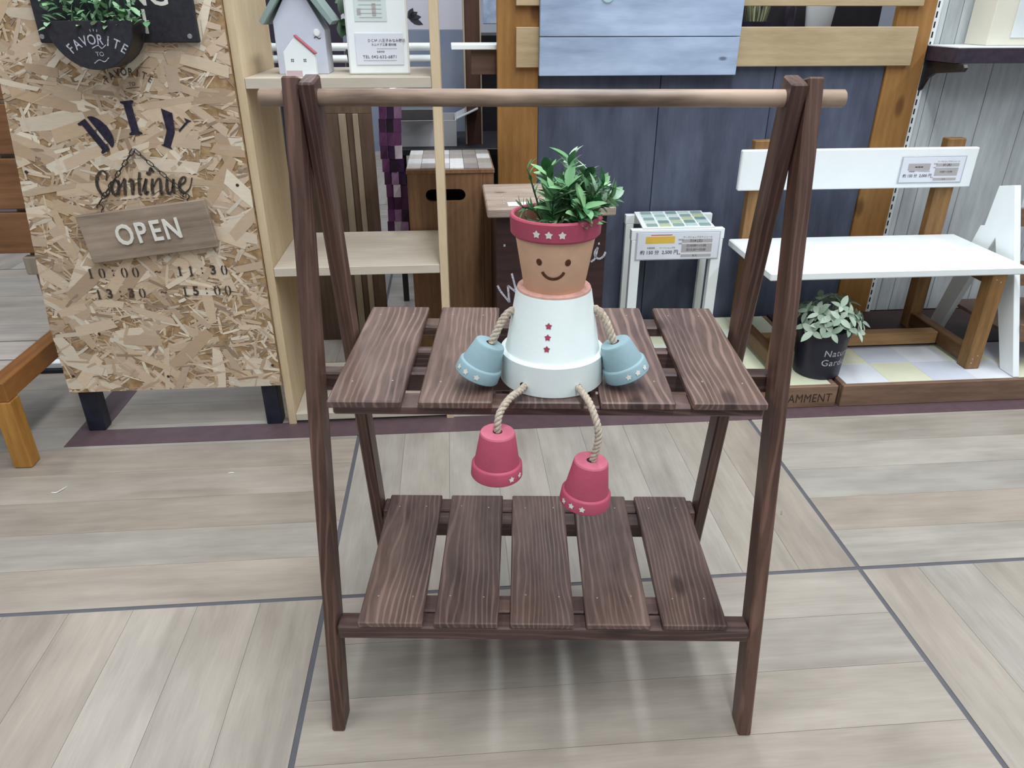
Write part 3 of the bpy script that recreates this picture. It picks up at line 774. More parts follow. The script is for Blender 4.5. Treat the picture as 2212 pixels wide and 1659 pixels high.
bm = bmesh.new(); lk = [Vector((0.0035*math.cos(2*math.pi*i/14), 0, (0.0035*math.sin(2*math.pi*i/14)+(0.0045 if math.sin(2*math.pi*i/14) > 0 else -0.0045)))) for i in range(15)]
tube_bm(bm, lk, 0.0011, 5, False); link0 = None
for e in (eL, eR):
    d = e-apex; n = int(d.length/0.0145)
    for k in range(n):
        p = apex + d*((k+0.5)/n)
        y_ = Vector((0, 1, 0)); dz_ = d.normalized(); x_ = y_.cross(dz_).normalized(); y_ = dz_.cross(x_)
        m = Matrix((x_, y_, dz_)).transposed().to_4x4() @ Matrix.Rotation(R(90 if k % 2 else 0), 4, 'Z'); m.translation = p
        if link0 is None: link0 = fin(bm, 'chain_link', M_iron, op, smooth=True); link0.matrix_local = m
        else: share(link0, 'chain_link', op, M=m)
for (x, z) in ((eL.x, eL.z-0.004), (eR.x, eR.z-0.002)):
    hk = [(x+0.0065*math.sin(R(a)), -0.007, z+0.0065*math.cos(R(a))-0.0045) for a in range(-110, 190, 25)] + [(x+0.001, -0.007, z-0.018)]
    tube('eye_hook', M_iron, op, hk, 0.0012, 6, 3)
lathe('nail', M_screw, op, [(0, 0.003), (0.0025, 0.003), (0.0025, -0.002)], 10, tuple(apex), (R(90), 0, 0))

# ------------------------------------------------------------------ pale pine shelf unit
sh = thingB('shelf_unit', 'pale pine open shelf unit standing beside the strand board', 'shelf', -0.42, 0.07, 0.0)
SU = -0.42
for (a, b) in ((-0.632, -0.613), (-0.222, -0.203)):
    box('side_panel', M_pineZ, sh, a-SU, b-SU, 0.0, 0.31, 0.0, 1.3, 0.0015)
for (z0, z1) in ((0.010, 0.030), (0.402, 0.423), (0.817, 0.8385)):
    box('shelf_board', M_pineXt, sh, -0.6125-SU, -0.2225-SU, 0.0015, 0.31, z0, z1, 0.001)

# things on the top shelf
bh = thingB('bird_house', 'white toy house with grey-green pitched roof on the pine shelf', 'bird house', -0.505, 0.165, 0.8387)
prism('body', paint('house_blue_white', (206,212,228), 0.6, 0.04, 20), bh, [(-0.053, 0), (0.055, 0), (0.055, 0.088), (0.0, 0.19), (-0.053, 0.105)], 'y', 0.0, 0.085, 0.001)
M_roof = paint('roof_sage', (140,160,158), 0.6, 0.05)
for s in (-1, 1):
    prism('roof_board', M_roof, bh, [(s*-0.004, 0.196), (s*0.070, 0.098), (s*0.078, 0.106), (s*0.0, 0.212)][::s], 'y', -0.02, 0.1, 0.0008)
lathe('knob', M_white, bh, [(0, 0.006), (0.006, 0.005), (0.008, 0.0)], 16, (0.038, 0.0, 0.083), (R(90), 0, 0))
print_on('wire_mark', M_iron, bh, ribbon2d([[(-.007,-.001),(-.003,.002),(.003,-.002),(.007,0)]], 0.0016), on_front(0.0, 0.038, 0.073))
lh = thingB('little_house', 'tiny white block house with a red roof in front of the bird house', 'toy house', -0.499, 0.095, 0.8387)
prism('body', M_white, lh, [(-0.031, 0), (0.033, 0), (0.033, 0.043), (-0.005, 0.077), (-0.031, 0.048)], 'y', 0.0, 0.022, 0.0008)
prism('roof', paint('roof_red', (176,92,104), 0.6, 0.05), lh, [(-0.006, 0.0785), (0.034, 0.0435), (0.0355, 0.0455), (-0.005, 0.081)], 'y', -0.002, 0.024)
for x in (-0.014, 0.012):
    for dx in (-0.0017, 0.0017):
        for dz in (-0.0017, 0.0017): print_on('window_pane', M_print, lh, rect2d(-0.0011, 0.0011, -0.0011, 0.0011), on_front(0.0, x+dx, 0.032+dz))
print_on('door_patch', paint('brick_pink', (206,184,186), 0.7), lh, rect2d(-0.029, 0.004, 0.0, 0.012), on_front(0.0))
iv = thingB('ivy_sprig', 'dark green leaves between the bird house and the white frame', 'plant', -0.396, 0.27, 0.8387)
l2 = leaf_mesh('leaf_ivy', M_dgreen, 0.042, 0.032)
lathe('pot', M_iron, iv, [(0, 0), (0.02, 0), (0.026, 0.045), (0.024, 0.045), (0.02, 0.03), (0, 0.03)], 20)
for i in range(26):
    z = random.uniform(0.05, 0.2); o = bpy.data.objects.new('leaf', l2); link(o, iv)
    o.matrix_local = leaf_matrix((random.uniform(-0.02, 0.012), random.uniform(-0.03, 0.03), z), (random.uniform(-.5, .5), random.uniform(-1, 0.2), random.uniform(-1, .6)), (0, -1, 0.6), random.uniform(0.7, 1.15))
tube('stem', M_stem, iv, [(0, 0, 0.03), (-0.003, 0, 0.1), (0.0, 0.0, 0.21)], 0.0015, 5, 5)
wfm = thingB('notice_stand', 'white framed notice with an address card on the pine top shelf', 'frame', -0.334, 0.135, 0.8387)
box('frame', M_white, wfm, -0.067, 0.065, 0.0, 0.016, 0.0, 0.24, 0.004)
box('pane', paint('frame_sheet', (214,226,224), 0.3, 0.02, bump=0), wfm, -0.046, 0.022, -0.0012, 0.0002, 0.105, 0.215, 0.0004)
print_on('printing', M_grey, wfm, merge2d([rect2d(-0.024, 0.024, -0.0005, 0.0005)+(-0.012, 0.113+0.008*i, 0) for i in range(9)] + [rect2d(-0.004, 0.004, -0.012, 0.012)+(-0.004, 0.128, 0), rect2d(-0.004, 0.004, -0.006, 0.006)+(-0.036, 0.124, 0)]), on_front(-0.0012))
cd = box('address_card', M_paper, wfm, -0.049, 0.053, -0.0022, -0.0004, 0.020, 0.083, 0.0005)
tl = [text2d('ＤＣＭ 八王子みなみ野店', 0.0072, 0.004)+(0.018, 0.068, 0), text2d('ホムケア工事 資材館', 0.0058, 0.004)+(0.012, 0.060, 0), text2d('営業時間', 0.0042)+(0.004, 0.046, 0), text2d('TEL 042-632-6871', 0.0085, 0.004, space=1.15)+(0.002, 0.036, 0)]
print_on('printing', M_print, wfm, merge2d(tl), on_front(-0.0022))
print_on('fine_print', M_grey, wfm, merge2d([rect2d(-0.036, 0.036, -0.0005, 0.0005)+(0.002, 0.029, 0), rect2d(-0.022, 0.022, -0.0004, 0.0004)+(0.018, 0.0525, 0)]), on_front(-0.0022))

# ------------------------------------------------------------------ slate partition with amber posts
pt = thingB('display_partition', 'slate grey plank partition framed by two amber brown posts', 'partition', 0.56, 0.6, 0.0)
PU = 0.56
for (a, b) in ((-0.050, 0.0655), (1.076, 1.1835)):
    box('post', M_orZ, pt, a-PU, b-PU, -0.024, 0.0, 0.0, 1.35, 0.002)
for (a, b) in ((0.067, 0.416), (0.418, 0.748), (0.750, 1.074)):
    box('panel', M_slate, pt, a-PU, b-PU, -0.016, -0.004, 0.03, 0.845, 0.001)
for (z0, z1) in ((0.823, 0.924), (0.975, 1.076)):
    box('cross_board', M_boardX, pt, 0.001-PU, 1.1345-PU, -0.0405, -0.0245, z0, z1, 0.0015)
bs = thingB('blue_sign', 'pale blue painted two-plank board hanging on the partition boards', 'sign', 0.34, 0.556, 0.803)
for (z0, z1) in ((0.0, 0.0965), (0.0985, 0.30)):
    box('plank', M_blue, bs, -0.277, 0.276, -0.018, -0.001, z0, z1, 0.0012)
lathe('oval_plate', paint('mint_plate', (176,206,216), 0.5), bs, [(0, 0.005), (0.016, 0.004), (0.02, 0.0)], 24, (-0.098, -0.018, 0.196), (R(90), 0, 0))

# what stands behind the slot in the partition
dk = boxB('dark_cabinet', paint('cabinet_dark', (34,30,36), 0.6, 0.2), 0.18, 1.18, 0.86, 0.95, 0.0, 1.25); tag(dk, 'dark cabinet seen through the slot between the partition boards', 'cabinet')
ls = thingB('ledge_shelf', 'dark narrow shelf behind the slot of the partition', 'shelf', 0.68, 0.74, 0.86)
box('board', M_dkbrown, ls, -0.48, 0.48, -0.1, 0.115, 0.028, 0.04, 0.001)
for x in (-0.4, 0.4): box('bracket', M_iron, ls, x-0.01, x+0.01, 0.0, 0.115, 0.0, 0.028, 0.001)
cup = thingB('white_cup', 'white cup behind the slot between partition boards', 'cup', 0.915, 0.72, 0.9002)
lathe('bowl', M_whitem, cup, [(0, 0.002), (0.034, 0.0), (0.044, 0.10), (0.041, 0.10), (0.032, 0.008), (0, 0.008)], 32)
lathe('base_ring', M_whitem, cup, [(0.030, 0.0), (0.036, 0.0), (0.0365, 0.006), (0.034, 0.007)], 32)
gb = thingB('grass_pot', 'small planter of dry grass behind the slot beside the pale blue sign', 'plant', 0.725, 0.72, 0.9002)
lathe('pot', paint('pot_indigo', (52,50,72), 0.5), gb, [(0, 0), (0.036, 0), (0.04, 0.035), (0.036, 0.035), (0.03, 0.028), (0, 0.028)], 24)
lgr = leaf_mesh('blade', leaf_mat('leaf_dry', (92,100,76), (150,156,120)), 0.05, 0.004)
for i in range(50):
    a = random.uniform(0, 6.28); o = bpy.data.objects.new('blade', lgr); link(o, gb)
    o.matrix_local = leaf_matrix((0.024*math.cos(a), 0.024*math.sin(a), 0.026), (math.cos(a)*0.35, math.sin(a)*0.35, 1), (math.cos(a), math.sin(a), 0), random.uniform(0.9, 1.5))
bt = thingB('dark_bottle', 'dark glass bottle behind the slot left of the white cup', 'bottle', 0.83, 0.735, 0.9002)
lathe('glass', paint('bottle_glass', (44,40,52), 0.15), bt, [(0, 0), (0.018, 0), (0.019, 0.07), (0.008, 0.095), (0.008, 0.13), (0, 0.13)], 20)
lathe('cap', M_screw, bt, [(0.0088, 0.128), (0.0088, 0.142), (0, 0.142)], 16)

# ------------------------------------------------------------------ brown box with hand hole
bx = thingB('storage_box', 'brown wooden box stool with an oval hand hole and patchwork top', 'box', -0.19, 0.388, 0.0)
outer = [(-0.116, 0.0), (0.087, 0.0), (0.087, 0.5735), (-0.116, 0.5735)]
def slot(cx, cz, hw, hh, n=8):
    return [(cx+hw-hh+hh*math.sin(R(180*i/n)), cz+hh*math.cos(R(180*i/n))) for i in range(n+1)] + [(cx-hw+hh-hh*math.sin(R(180*i/n)), cz-hh*math.cos(R(180*i/n))) for i in range(n+1)]
bm = bmesh.new()
sl = slot(-0.0145, 0.516, 0.054, 0.0165)      # right half runs top to bottom, left half bottom to top
n9 = 9; cxs = -0.0145
rh_, lh_ = sl[:n9], sl[n9:]
polyR = [(cxs, 0.0), (0.087, 0.0), (0.087, 0.5735), (cxs, 0.5735), (cxs, 0.5325)] + rh_ + [(cxs, 0.4995)]
polyL = [(cxs, 0.5735), (-0.116, 0.5735), (-0.116, 0.0), (cxs, 0.0), (cxs, 0.4995)] + lh_ + [(cxs, 0.5325)]
memo = {}
def vv_(p, y):
    k = (round(p[0], 6), round(p[1], 6), y)
    if k not in memo: memo[k] = bm.verts.new((p[0], y, p[1]))
    return memo[k]
for pl in (polyR, polyL):
    for y in (0.0, 0.013): bm.faces.new([vv_(p, y) for p in pl])
    for i in range(len(pl)):
        p, q = pl[i], pl[(i+1) % len(pl)]
        if abs(p[0]-cxs) < 1e-6 and abs(q[0]-cxs) < 1e-6: continue
        bm.faces.new((vv_(p, 0.0), vv_(q, 0.0), vv_(q, 0.013), vv_(p, 0.013)))
fin(bm, 'front_panel', M_boxwood, bx)
box('side_panel', M_boxwood, bx, -0.116, -0.103, 0.0135, 0.282, 0.0, 0.5735, 0.001)
box('side_panel', M_boxwood, bx, 0.0875, 0.117, 0.0005, 0.282, 0.0, 0.5735, 0.001)
box('back_panel', M_boxwood, bx, -0.1025, 0.087, 0.269, 0.282, 0.0, 0.5735, 0.001)
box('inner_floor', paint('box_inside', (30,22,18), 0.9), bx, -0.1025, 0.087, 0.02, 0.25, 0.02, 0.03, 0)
box('lid', M_boxwood, bx, -0.118, 0.119, -0.004, 0.284, 0.574, 0.5853, 0.0012)
pc = [(206,200,192), (176,168,164), (150,142,140), (226,226,224), (190,186,190), (168,160,150)]
for i in range(6):
    for k in range(4):
        c_ = pc[(i*5+k*3+(i*k) % 4) % 6]
        box('patch', paint('patch_%d' % pc.index(c_), c_, 0.25, 0.08, 50), bx, -0.116+i*0.0385, -0.116+i*0.0385+0.0375, -0.001+k*0.070, -0.001+k*0.070+0.069, 0.5854, 0.5890, 0.0004)

# ------------------------------------------------------------------ dark welcome stool
ss = thingB('sign_stool', 'dark brown stool with chalk script on its front and a weathered plank top', 'stool', 0.055, 0.107, 0.0)
box('front_board', M_dkbrown, ss, -0.138, 0.134, 0.02, 0.034, 0.06, 0.5235, 0.001)
for x in (-0.138, 0.120): box('side_board', M_dkbrown, ss, x, x+0.014, 0.0345, 0.27, 0.0, 0.5235, 0.001)
box('back_board', M_dkbrown, ss, -0.1235, 0.1195, 0.256, 0.27, 0.06, 0.5235, 0.001)
for k, (a, b) in enumerate(((-0.004, 0.082), (0.085, 0.178), (0.181, 0.274))):
    box('top_plank', M_greytop, ss, -0.160, 0.150, a, b, 0.524, 0.546, 0.003)
Wst = [[(-.136,.347),(-.127,.330),(-.109,.306),(-.106,.301)], [(-.106,.301),(-.108,.326),(-.110,.346)], [(-.110,.346),(-.100,.338),(-.089,.328)], [(-.089,.328),(-.093,.350),(-.100,.378)],
       [(.099,.403),(.109,.412),(.114,.437)], [(.115,.440),(.108,.427),(.112,.414),(.122,.411),(.131,.418),(.135,.428)], [(.115,.449),(.119,.450)]]
print_on('chalk_letter', M_chalk, ss, ribbon2d(Wst[:4], 0.0052), on_front(0.02)); print_on('chalk_letter', M_chalk, ss, ribbon2d(Wst[4:], 0.0052), on_front(0.02))
print_on('chalk_dot', M_chalk, ss, rect2d(-.120, -.1155, .447, .453), on_front(0.02))
print_on('paper_label', M_paper, ss, rect2d(-.108, -.050, .018, .060), on_top(0.546))
for (x, y) in ((-.116, 0.15), (-.116, 0.12), (-.117, 0.075), (-.118, 0.05)):
    lathe('screw', M_screw, ss, [(0, 0.0008), (0.0022, 0.0006), (0.0026, 0)], 10, (x, y, 0.546))

# ------------------------------------------------------------------ display trays on the floor
def tray(label, u0, u1, v0, v1, z1, tone, txt=None):
    t = thingB('display_tray', label, 'tray', (u0+u1)/2, v0, 0.0013)
    h = (u1-u0)/2; d = v1-v0
    box('side_board', M_tray, t, -h, h, 0.0, 0.014, 0.0, z1, 0.0015)
    box('side_board', M_tray, t, -h, -h+0.014, 0.0145, d, 0.0, z1, 0.0015)
    box('side_board', M_tray, t, h-0.014, h, 0.0145, d, 0.0, z1, 0.0015)
    box('base', M_tray, t, -h+0.0145, h-0.0145, 0.0145, d, 0.008, z1-0.006, 0)
    nu = max(2, round((2*h-0.029)/0.125)); nv = max(2, round((d-0.0145)/0.108)); su = (2*h-0.029)/nu; sv = (d-0.0145)/nv
    for i in range(nu):
        for k in range(nv):
            c_ = tone[(i+k*1) % len(tone)]
            box('tile', paint('tray_tile_%d_%d_%d' % c_, c_, 0.45, 0.05, 9, bump=0.01), t, -h+0.0148+i*su, -h+0.0142+(i+1)*su, 0.0148+k*sv, 0.0142+(k+1)*sv, z1-0.0058, z1-0.001, 0.0004)
    if txt: print_on('lettering', M_screwd, t, text2d(txt, 0.036, 0.0, sx=0.8, space=1.05), on_front(0.0, h-0.085, 0.027))
    return t
tray('shallow wooden display tray marked GAMMENT with pale yellow tiles', 0.30, 0.833, 0.052, 0.56, 0.0632, [(216,220,192), (206,210,186), (222,226,214)], 'GAMMENT')
tray('shallow wooden display tray with white and yellow check tiles under the bench', 0.846, 1.62, 0.05, 0.30, 0.0632, [(224,228,234), (224,225,198), (210,216,228)])

# ------------------------------------------------------------------ white tiled stool
ts = thingB('tiled_stool', 'small white stool with a top of grey-green mosaic tiles and a price card', 'stool', 0.45, 0.37, 0.0645)
Z0 = 0.062
for (a, b, y0, y1) in ((-0.134, -0.106, 0.004, 0.026), (0.102, 0.131, 0.004, 0.026), (-0.112, -0.088, 0.180, 0.199), (0.132, 0.153, 0.180, 0.199)):
    box('leg', M_white, ts, a, b, y0, y1, 0.0, 0.318, 0.0012)
box('rail', M_white, ts, -0.136, 0.133, 0.004, 0.026, 0.3185, 0.348, 0.0012)
box('rail', M_white, ts, -0.114, 0.155, 0.180, 0.199, 0.3185, 0.346, 0.0012)
prism('top_board', M_white, ts, [(-0.104, 0.006), (0.104, 0.006), (0.122, 0.194), (-0.086, 0.194)], 'z', 0.3482, 0.3525)
tt_ = [(150,172,170), (196,216,212), (132,158,158), (208,222,214), (172,196,190), (196,206,170)]
for k in range(5):
    for i in range(5):
        c_ = tt_[((i+k) % 2)*1 + (2 if (i*3+k*2) % 4 == 1 else 0) + (2 if (i*k) % 5 == 3 else 0)] if (i+k) % 2 == 0 else tt_[(1, 3, 5)[(i*2+k) % 3]]
        x = -0.088 + i*0.0385 + k*0.0036; y = 0.018 + k*0.034
        prism('tile', paint('mosaic_%d_%d_%d' % c_, c_, 0.2, 0.03, 60, bump=0), ts, [(x-0.001, y), (x+0.030, y), (x+0.0325, y+0.025), (x+0.0015, y+0.025)], 'z', 0.3526, 0.3555)
def price_card(parent, name, cx, y, cz, w, h, price, date, slots, people, yellow):
    box('card_sleeve', M_acryl, parent, cx-w/2-0.004, cx+w/2+0.004, y-0.0022, y-0.0004, cz-h/2-0.003, cz+h/2+0.003, 0.0004)
    box('card', M_paper, parent, cx-w/2, cx+w/2, y-0.0034, y-0.0023, cz-h/2, cz+h/2, 0.0003)
    f = on_front(y-0.0034, cx, cz, 0.0004); f2 = on_front(y-0.0034, cx, cz, 0.0008); k = w
    bz0, bz1 = (0.11, 0.37) if yellow else (-0.02, 0.25)
    print_on('printed_band', M_yellow if yellow else M_grey, parent, rect2d(-0.40*k, -0.045*k, bz0*h, bz1*h), f)
    gs = [rect2d(0.045*k, 0.42*k, 0.12*h, 0.25*h), rect2d(0.045*k, 0.42*k, -0.25*h, 0.07*h), rect2d(0.045*k, 0.42*k, -0.44*h, -0.33*h)]
    print_on('printed_slots', M_grey, parent, merge2d([g+(0, 0, 0) for g in gs]), f)
    ps = [text2d('約 150 分  ' + price + ' 円', 0.058*k, 0.008)+(-0.225*k, -0.24*h, 0), text2d('ワークショップスケジュール', 0.028*k)+(0.235*k, 0.32*h, 0), text2d(date, 0.042*k, 0.01)+(0.22*k, 0.185*h, 0), text2d(people, 0.032*k, 0.01)+(0.22*k, -0.385*h, 0),
          text2d('所要時間', 0.024*k)+(-0.33*k, -0.07*h, 0), text2d('ワークショップ代', 0.024*k)+(-0.13*k, -0.07*h, 0), text2d('開催日', 0.02*k)+(0.03*k, 0.23*h, 0), text2d('時間', 0.02*k)+(0.025*k, 0.08*h, 0), text2d('定員', 0.02*k)+(0.02*k, -0.32*h, 0)]
    for i, s in enumerate(slots): ps.append(text2d(s, 0.038*k, 0.008)+(0.225*k, (0.0-0.16*i if len(slots) > 1 else -0.09)*h, 0))
    if not yellow: ps += [rect2d(-0.018*k, 0.018*k, -0.008*k, 0.008*k)+((-0.27+0.045*i)*k, 0.115*h, 0) for i in range(3)]
    print_on('printing', M_print, parent, merge2d(ps), f2)
    print_on('fine_print', M_red if yellow else M_grey, parent, rect2d(-0.34*k, -0.08*k, 0.41*h, 0.44*h) if yellow else rect2d(-0.36*k, -0.06*k, -0.055*h, -0.04*h), f)
price_card(ts, 'price_card', 0.0, 0.004, 0.301, 0.236, 0.076, '2,500', '7/14 (土)', ['①10:00〜11:30', '②13:30〜15:00'], '8 人', True)

# ------------------------------------------------------------------ white bench
be = thingB('garden_bench', 'small bench with white seat and backrest on a brown wooden frame', 'bench', 0.97, 0.12, 0.0645)
BU = 0.97; zs = 0.2975           # seat top above the tray
box('seat', M_white, be, 0.624-BU, 1.322-BU, 0.0, 0.322, zs-0.021, zs, 0.003)
for (a, b) in ((0.672, 0.712), (1.236, 1.277)):
    box('leg', M_benchleg, be, a-BU, b-BU, 0.004, 0.045, 0.0, zs-0.0215, 0.002)
    box('leg', M_benchleg, be, a-BU+0.0, b-BU, 0.302, 0.342, 0.0, zs-0.0215, 0.002)
    box('back_post', M_benchleg, be, a-BU-0.008, b-BU+0.006, 0.3225, 0.352, zs-0.0213, 0.575, 0.002)
    box('side_rail', M_benchY, be, a-BU+0.004, b-BU-0.004, 0.0455, 0.3015, 0.012, 0.052, 0.002)
    box('seat_bearer', M_benchY, be, a-BU+0.004, b-BU-0.004, 0.0455, 0.3015, zs-0.055, zs-0.0215, 0.002)
box('stretcher', M_benchX, be, 0.709-BU, 1.239-BU, 0.155, 0.19, 0.012, 0.050, 0.002)
box('backrest', M_white, be, 0.624-BU, 1.318-BU, 0.305, 0.322, 0.441, 0.553, 0.003)
for (x, z) in ((1.262, 0.255), (1.249, 0.262), (1.25, 0.03), (1.262, 0.04), (1.249, 0.018)):
    lathe('screw', M_screw, be, [(0, 0.0006), (0.0016, 0.0004), (0.002, 0)], 10, (x-BU, 0.004, z), (R(90), 0, 0))
price_card(be, 'price_card', 1.188-BU, 0.305, 0.493, 0.185, 0.070, '2,000', '3/1 (水)', ['10:00〜12:00'], '3 人', False)

# ------------------------------------------------------------------ sage plant in a lettered pot
sp = thingB('lettered_pot', 'dark navy plant pot printed Nature Garden standing on the trays', 'plant pot', 0.812, 0.148, 0.0647)
M_potn = paint('pot_navy', (38,38,54), 0.4, 0.15, 20, spec=0.4)
lathe('pot', M_potn, sp, [(0, 0.0), (0.058, 0.0), (0.0605, 0.003), (0.0685, 0.118), (0.0715, 0.120), (0.0722, 0.138), (0.070, 0.140), (0.066, 0.139), (0.062, 0.125), (0, 0.122)], 48)
rp_ = lambda z: 0.0605 + 0.008*(z-0.003)/0.115
print_on('lettering', M_chalk, sp, merge2d([text2d('Nature', 0.027, 0.008, space=1.1)+(0, 0.014, 0), text2d('Garden', 0.027, 0.008, space=1.1)+(0, -0.014, 0)]), on_cone(rp_, R(19), 0.066))
sg = thingB('sage_plant', 'pale grey-green artificial leaves filling the Nature Garden pot', 'plant', 0.822, 0.146, 0.188)
l3 = leaf_mesh('leaf_sage', M_sage, 0.037, 0.020, 0.15, 0.2)
for i in range(34):
    a = 2.399*i; rr_ = 0.018+0.068*math.sqrt((i+0.5)/34); h = 0.075 - 0.060*((i+0.5)/34)**1.2 + random.uniform(-0.008, 0.012)
    c = Vector((rr_*math.cos(a), rr_*math.sin(a), h)); ax = Vector((c.x, c.y, 0.05)).normalized()
    tube('stem', M_stem, sg, [(c.x*0.3, c.y*0.3, 0.0), (c.x*0.8, c.y*0.8, h*0.55), tuple(c)], 0.001, 5, 4)
    for k in range(4):
        n = Matrix.Rotation(k*1.57+a, 3, ax) @ ax.orthogonal().normalized()
        o = bpy.data.objects.new('leaf', l3); link(o, sg); o.matrix_local = leaf_matrix(c, n*0.9+ax*(0.5 if k % 2 else 0.15), ax, random.uniform(0.75, 1.1))

# ------------------------------------------------------------------ white ladder stand at the right
la = thingB('ladder_stand', 'white ladder shelf stand with brown trays beside the white bench', 'stand', 1.336, 0.06, 0.0645)
Ap = [(0.004, 0.0), (0.062, 0.0), (0.232, 0.333), (0.330, 0.06), (0.352, 0.0), (0.412, 0.0), (0.300, 0.345), (0.276, 0.349), (0.268, 0.376), (0.246, 0.466), (0.214, 0.479)]
Ap = [(0.004, 0.0), (0.060, 0.0), (0.228, 0.330), (0.352, 0.0), (0.405, 0.0), (0.300, 0.345), (0.284, 0.349), (0.272, 0.464), (0.213, 0.478)]
prism('side_panel', M_white, la, Ap, 'x', 0.0, 0.018, 0.0012)
prism('side_panel', M_white, la, Ap, 'x', 0.40, 0.418, 0.0012)
for (y0, y1, z0) in ((0.19, 0.268, 0.37), (0.115, 0.30, 0.225), (0.05, 0.36, 0.085)):
    box('tray_front', M_tray, la, 0.0185, 0.3995, y0, y0+0.012, z0, z0+0.05, 0.001)
    box('tray_base', M_tray, la, 0.0185, 0.3995, y0+0.0125, y1, z0, z0+0.01, 0.001)
box('card', M_paper, la, 0.04, 0.16, 0.215, 0.217, 0.40, 0.45, 0.0004)

# ------------------------------------------------------------------ wall shelf, bracket, slotted upright
st = thingB('slotted_upright', 'white slotted metal shelf upright fixed along the whitewashed wall edge', 'upright', 1.196, 0.6095, 0.04)
box('channel', M_white, st, -0.010, 0.017, -0.010, 0.0, 0.0, 1.4, 0.001)
for i in range(42):
    print_on('slot', M_holed, st, rect2d(-0.0022, 0.0022, -0.008, 0.008), on_front(-0.010, 0.0065, 0.03+i*0.026))
ws = thingB('wall_shelf', 'dark edged shelf board on a black bracket on the whitewashed wall', 'shelf', 1.50, 0.6085, 0.80)
box('board', paint('shelf_edge_plum', (58,48,62), 0.55, 0.2, 60), ws, -0.310, 0.6, -0.166, 0.0, 0.036, 0.0735, 0.001)
box('top_sheet', M_whitem, ws, -0.310, 0.6, -0.166, 0.0, 0.0737, 0.077, 0.0005)
for x in (-0.302, 0.25):
    prism('bracket', M_iron, ws, [(0.0, 0.0355), (-0.19, 0.0355), (-0.198, 0.026), (-0.190, 0.016), (-0.065, 0.004), (-0.035, -0.012), (-0.014, -0.044), (0.0, -0.052)], 'x', x, x+0.012, 0.0012)
bk = boxB('cream_box', paint('cream_card', (226,222,206), 0.6, 0.03, 10), 1.305, 1.55, 0.50, 0.60, 0.8772, 1.10); tag(bk, 'cream cardboard box standing on the dark wall shelf', 'box')
fl = box('flap', M_whitem, bk, -0.06, 0.12, -0.0535, -0.0502, 0.02, 0.21, 0.0006)

# ------------------------------------------------------------------ old bench at the left
ob_ = thingB('old_bench', 'weathered wooden bench with grey seat planks and brown slatted back at left', 'bench', -1.6, -0.09, 0.0)
XU = -1.6
box('leg', M_lbL, ob_, -1.241-XU, -1.199-XU, 0.0, 0.042, 0.0, 0.176, 0.003)
box('leg', M_lbL, ob_, -2.05-XU, -2.01-XU, 0.0, 0.042, 0.0, 0.176, 0.003)
box('leg', M_lbP, ob_, -1.300-XU, -1.262-XU, 0.428, 0.452, 0.0, 0.86, 0.002)
box('side_rail', M_lbY, ob_, -1.241-XU, -1.200-XU, 0.0, 0.42, 0.1765, 0.2245, 0.002)
box('side_rail', M_lbY, ob_, -2.05-XU, -2.01-XU, 0.0, 0.42, 0.1765, 0.2245, 0.002)
for (a, b) in ((0.002, 0.128), (0.139, 0.243), (0.254, 0.375)):
    box('seat_plank', M_lbS, ob_, -2.005-XU, -1.2425-XU, a, b, 0.200, 0.223, 0.002)
box('block', M_lbP, ob_, -1.306-XU, -1.235-XU, 0.40, 0.4275, 0.345, 0.392, 0.002)
for (z0, z1) in ((0.402, 0.507), (0.516, 0.640), (0.650, 0.766), (0.775, 0.87)):
    box('back_plank', M_lbX, ob_, -2.05-XU, -1.168-XU, 0.404, 0.4275, z0, z1, 0.002)
br = thingB('base_rail', 'white and dark metal base strip on the floor behind the old bench', 'base rail', -1.4, 0.44, 0.0)
box('white_strip', M_white, br, -0.5, 0.31, 0.0, 0.03, 0.012, 0.03, 0.002)
box('dark_foot', M_navy, br, -0.5, 0.31, -0.008, 0.03, 0.0, 0.0118, 0.001)

# ------------------------------------------------------------------ store stock seen through the shelves
lf = thingB('leaning_frame', 'brown timber frame standing upright behind the pine shelf', 'frame', -0.47, 0.62, 0.0)
mB1 = wood('stock_brown', (88,70,58), (122,102,86), 'Z', 'X', **greyw); mB2 = wood('stock_beige', (150,136,118), (180,166,146), 'Z', 'X', **greyw)
box('upright', mB1, lf, -0.16, -0.035, 0.0, 0.02, 0.0, 0.70, 0.001)
box('upright', mB1, lf, -0.012, 0.006, 0.0, 0.02, 0.0, 0.70, 0.001)
box('edge_strip', mB2, lf, -0.034, -0.013, -0.004, 0.02, 0.0, 0.70, 0.001)
box('edge_strip', mB2, lf, 0.0065, 0.022, -0.006, 0.02, 0.0, 0.70, 0.001)
box('upright', mB1, lf, 0.0225, 0.060, 0.0, 0.02, 0.0, 0.70, 0.001)
box('top_bar', mB1, lf, -0.16, 0.06, 0.0, 0.02, 0.7005, 0.725, 0.001)
qc = thingB('patchwork_cloth', 'plum and lilac patchwork cloth hanging behind the pine shelf', 'cloth', -0.378, 0.9, 0.26)
cols = [(70,34,64), (40,24,36), (150,112,146), (100,54,92), (198,184,190), (54,30,60)]
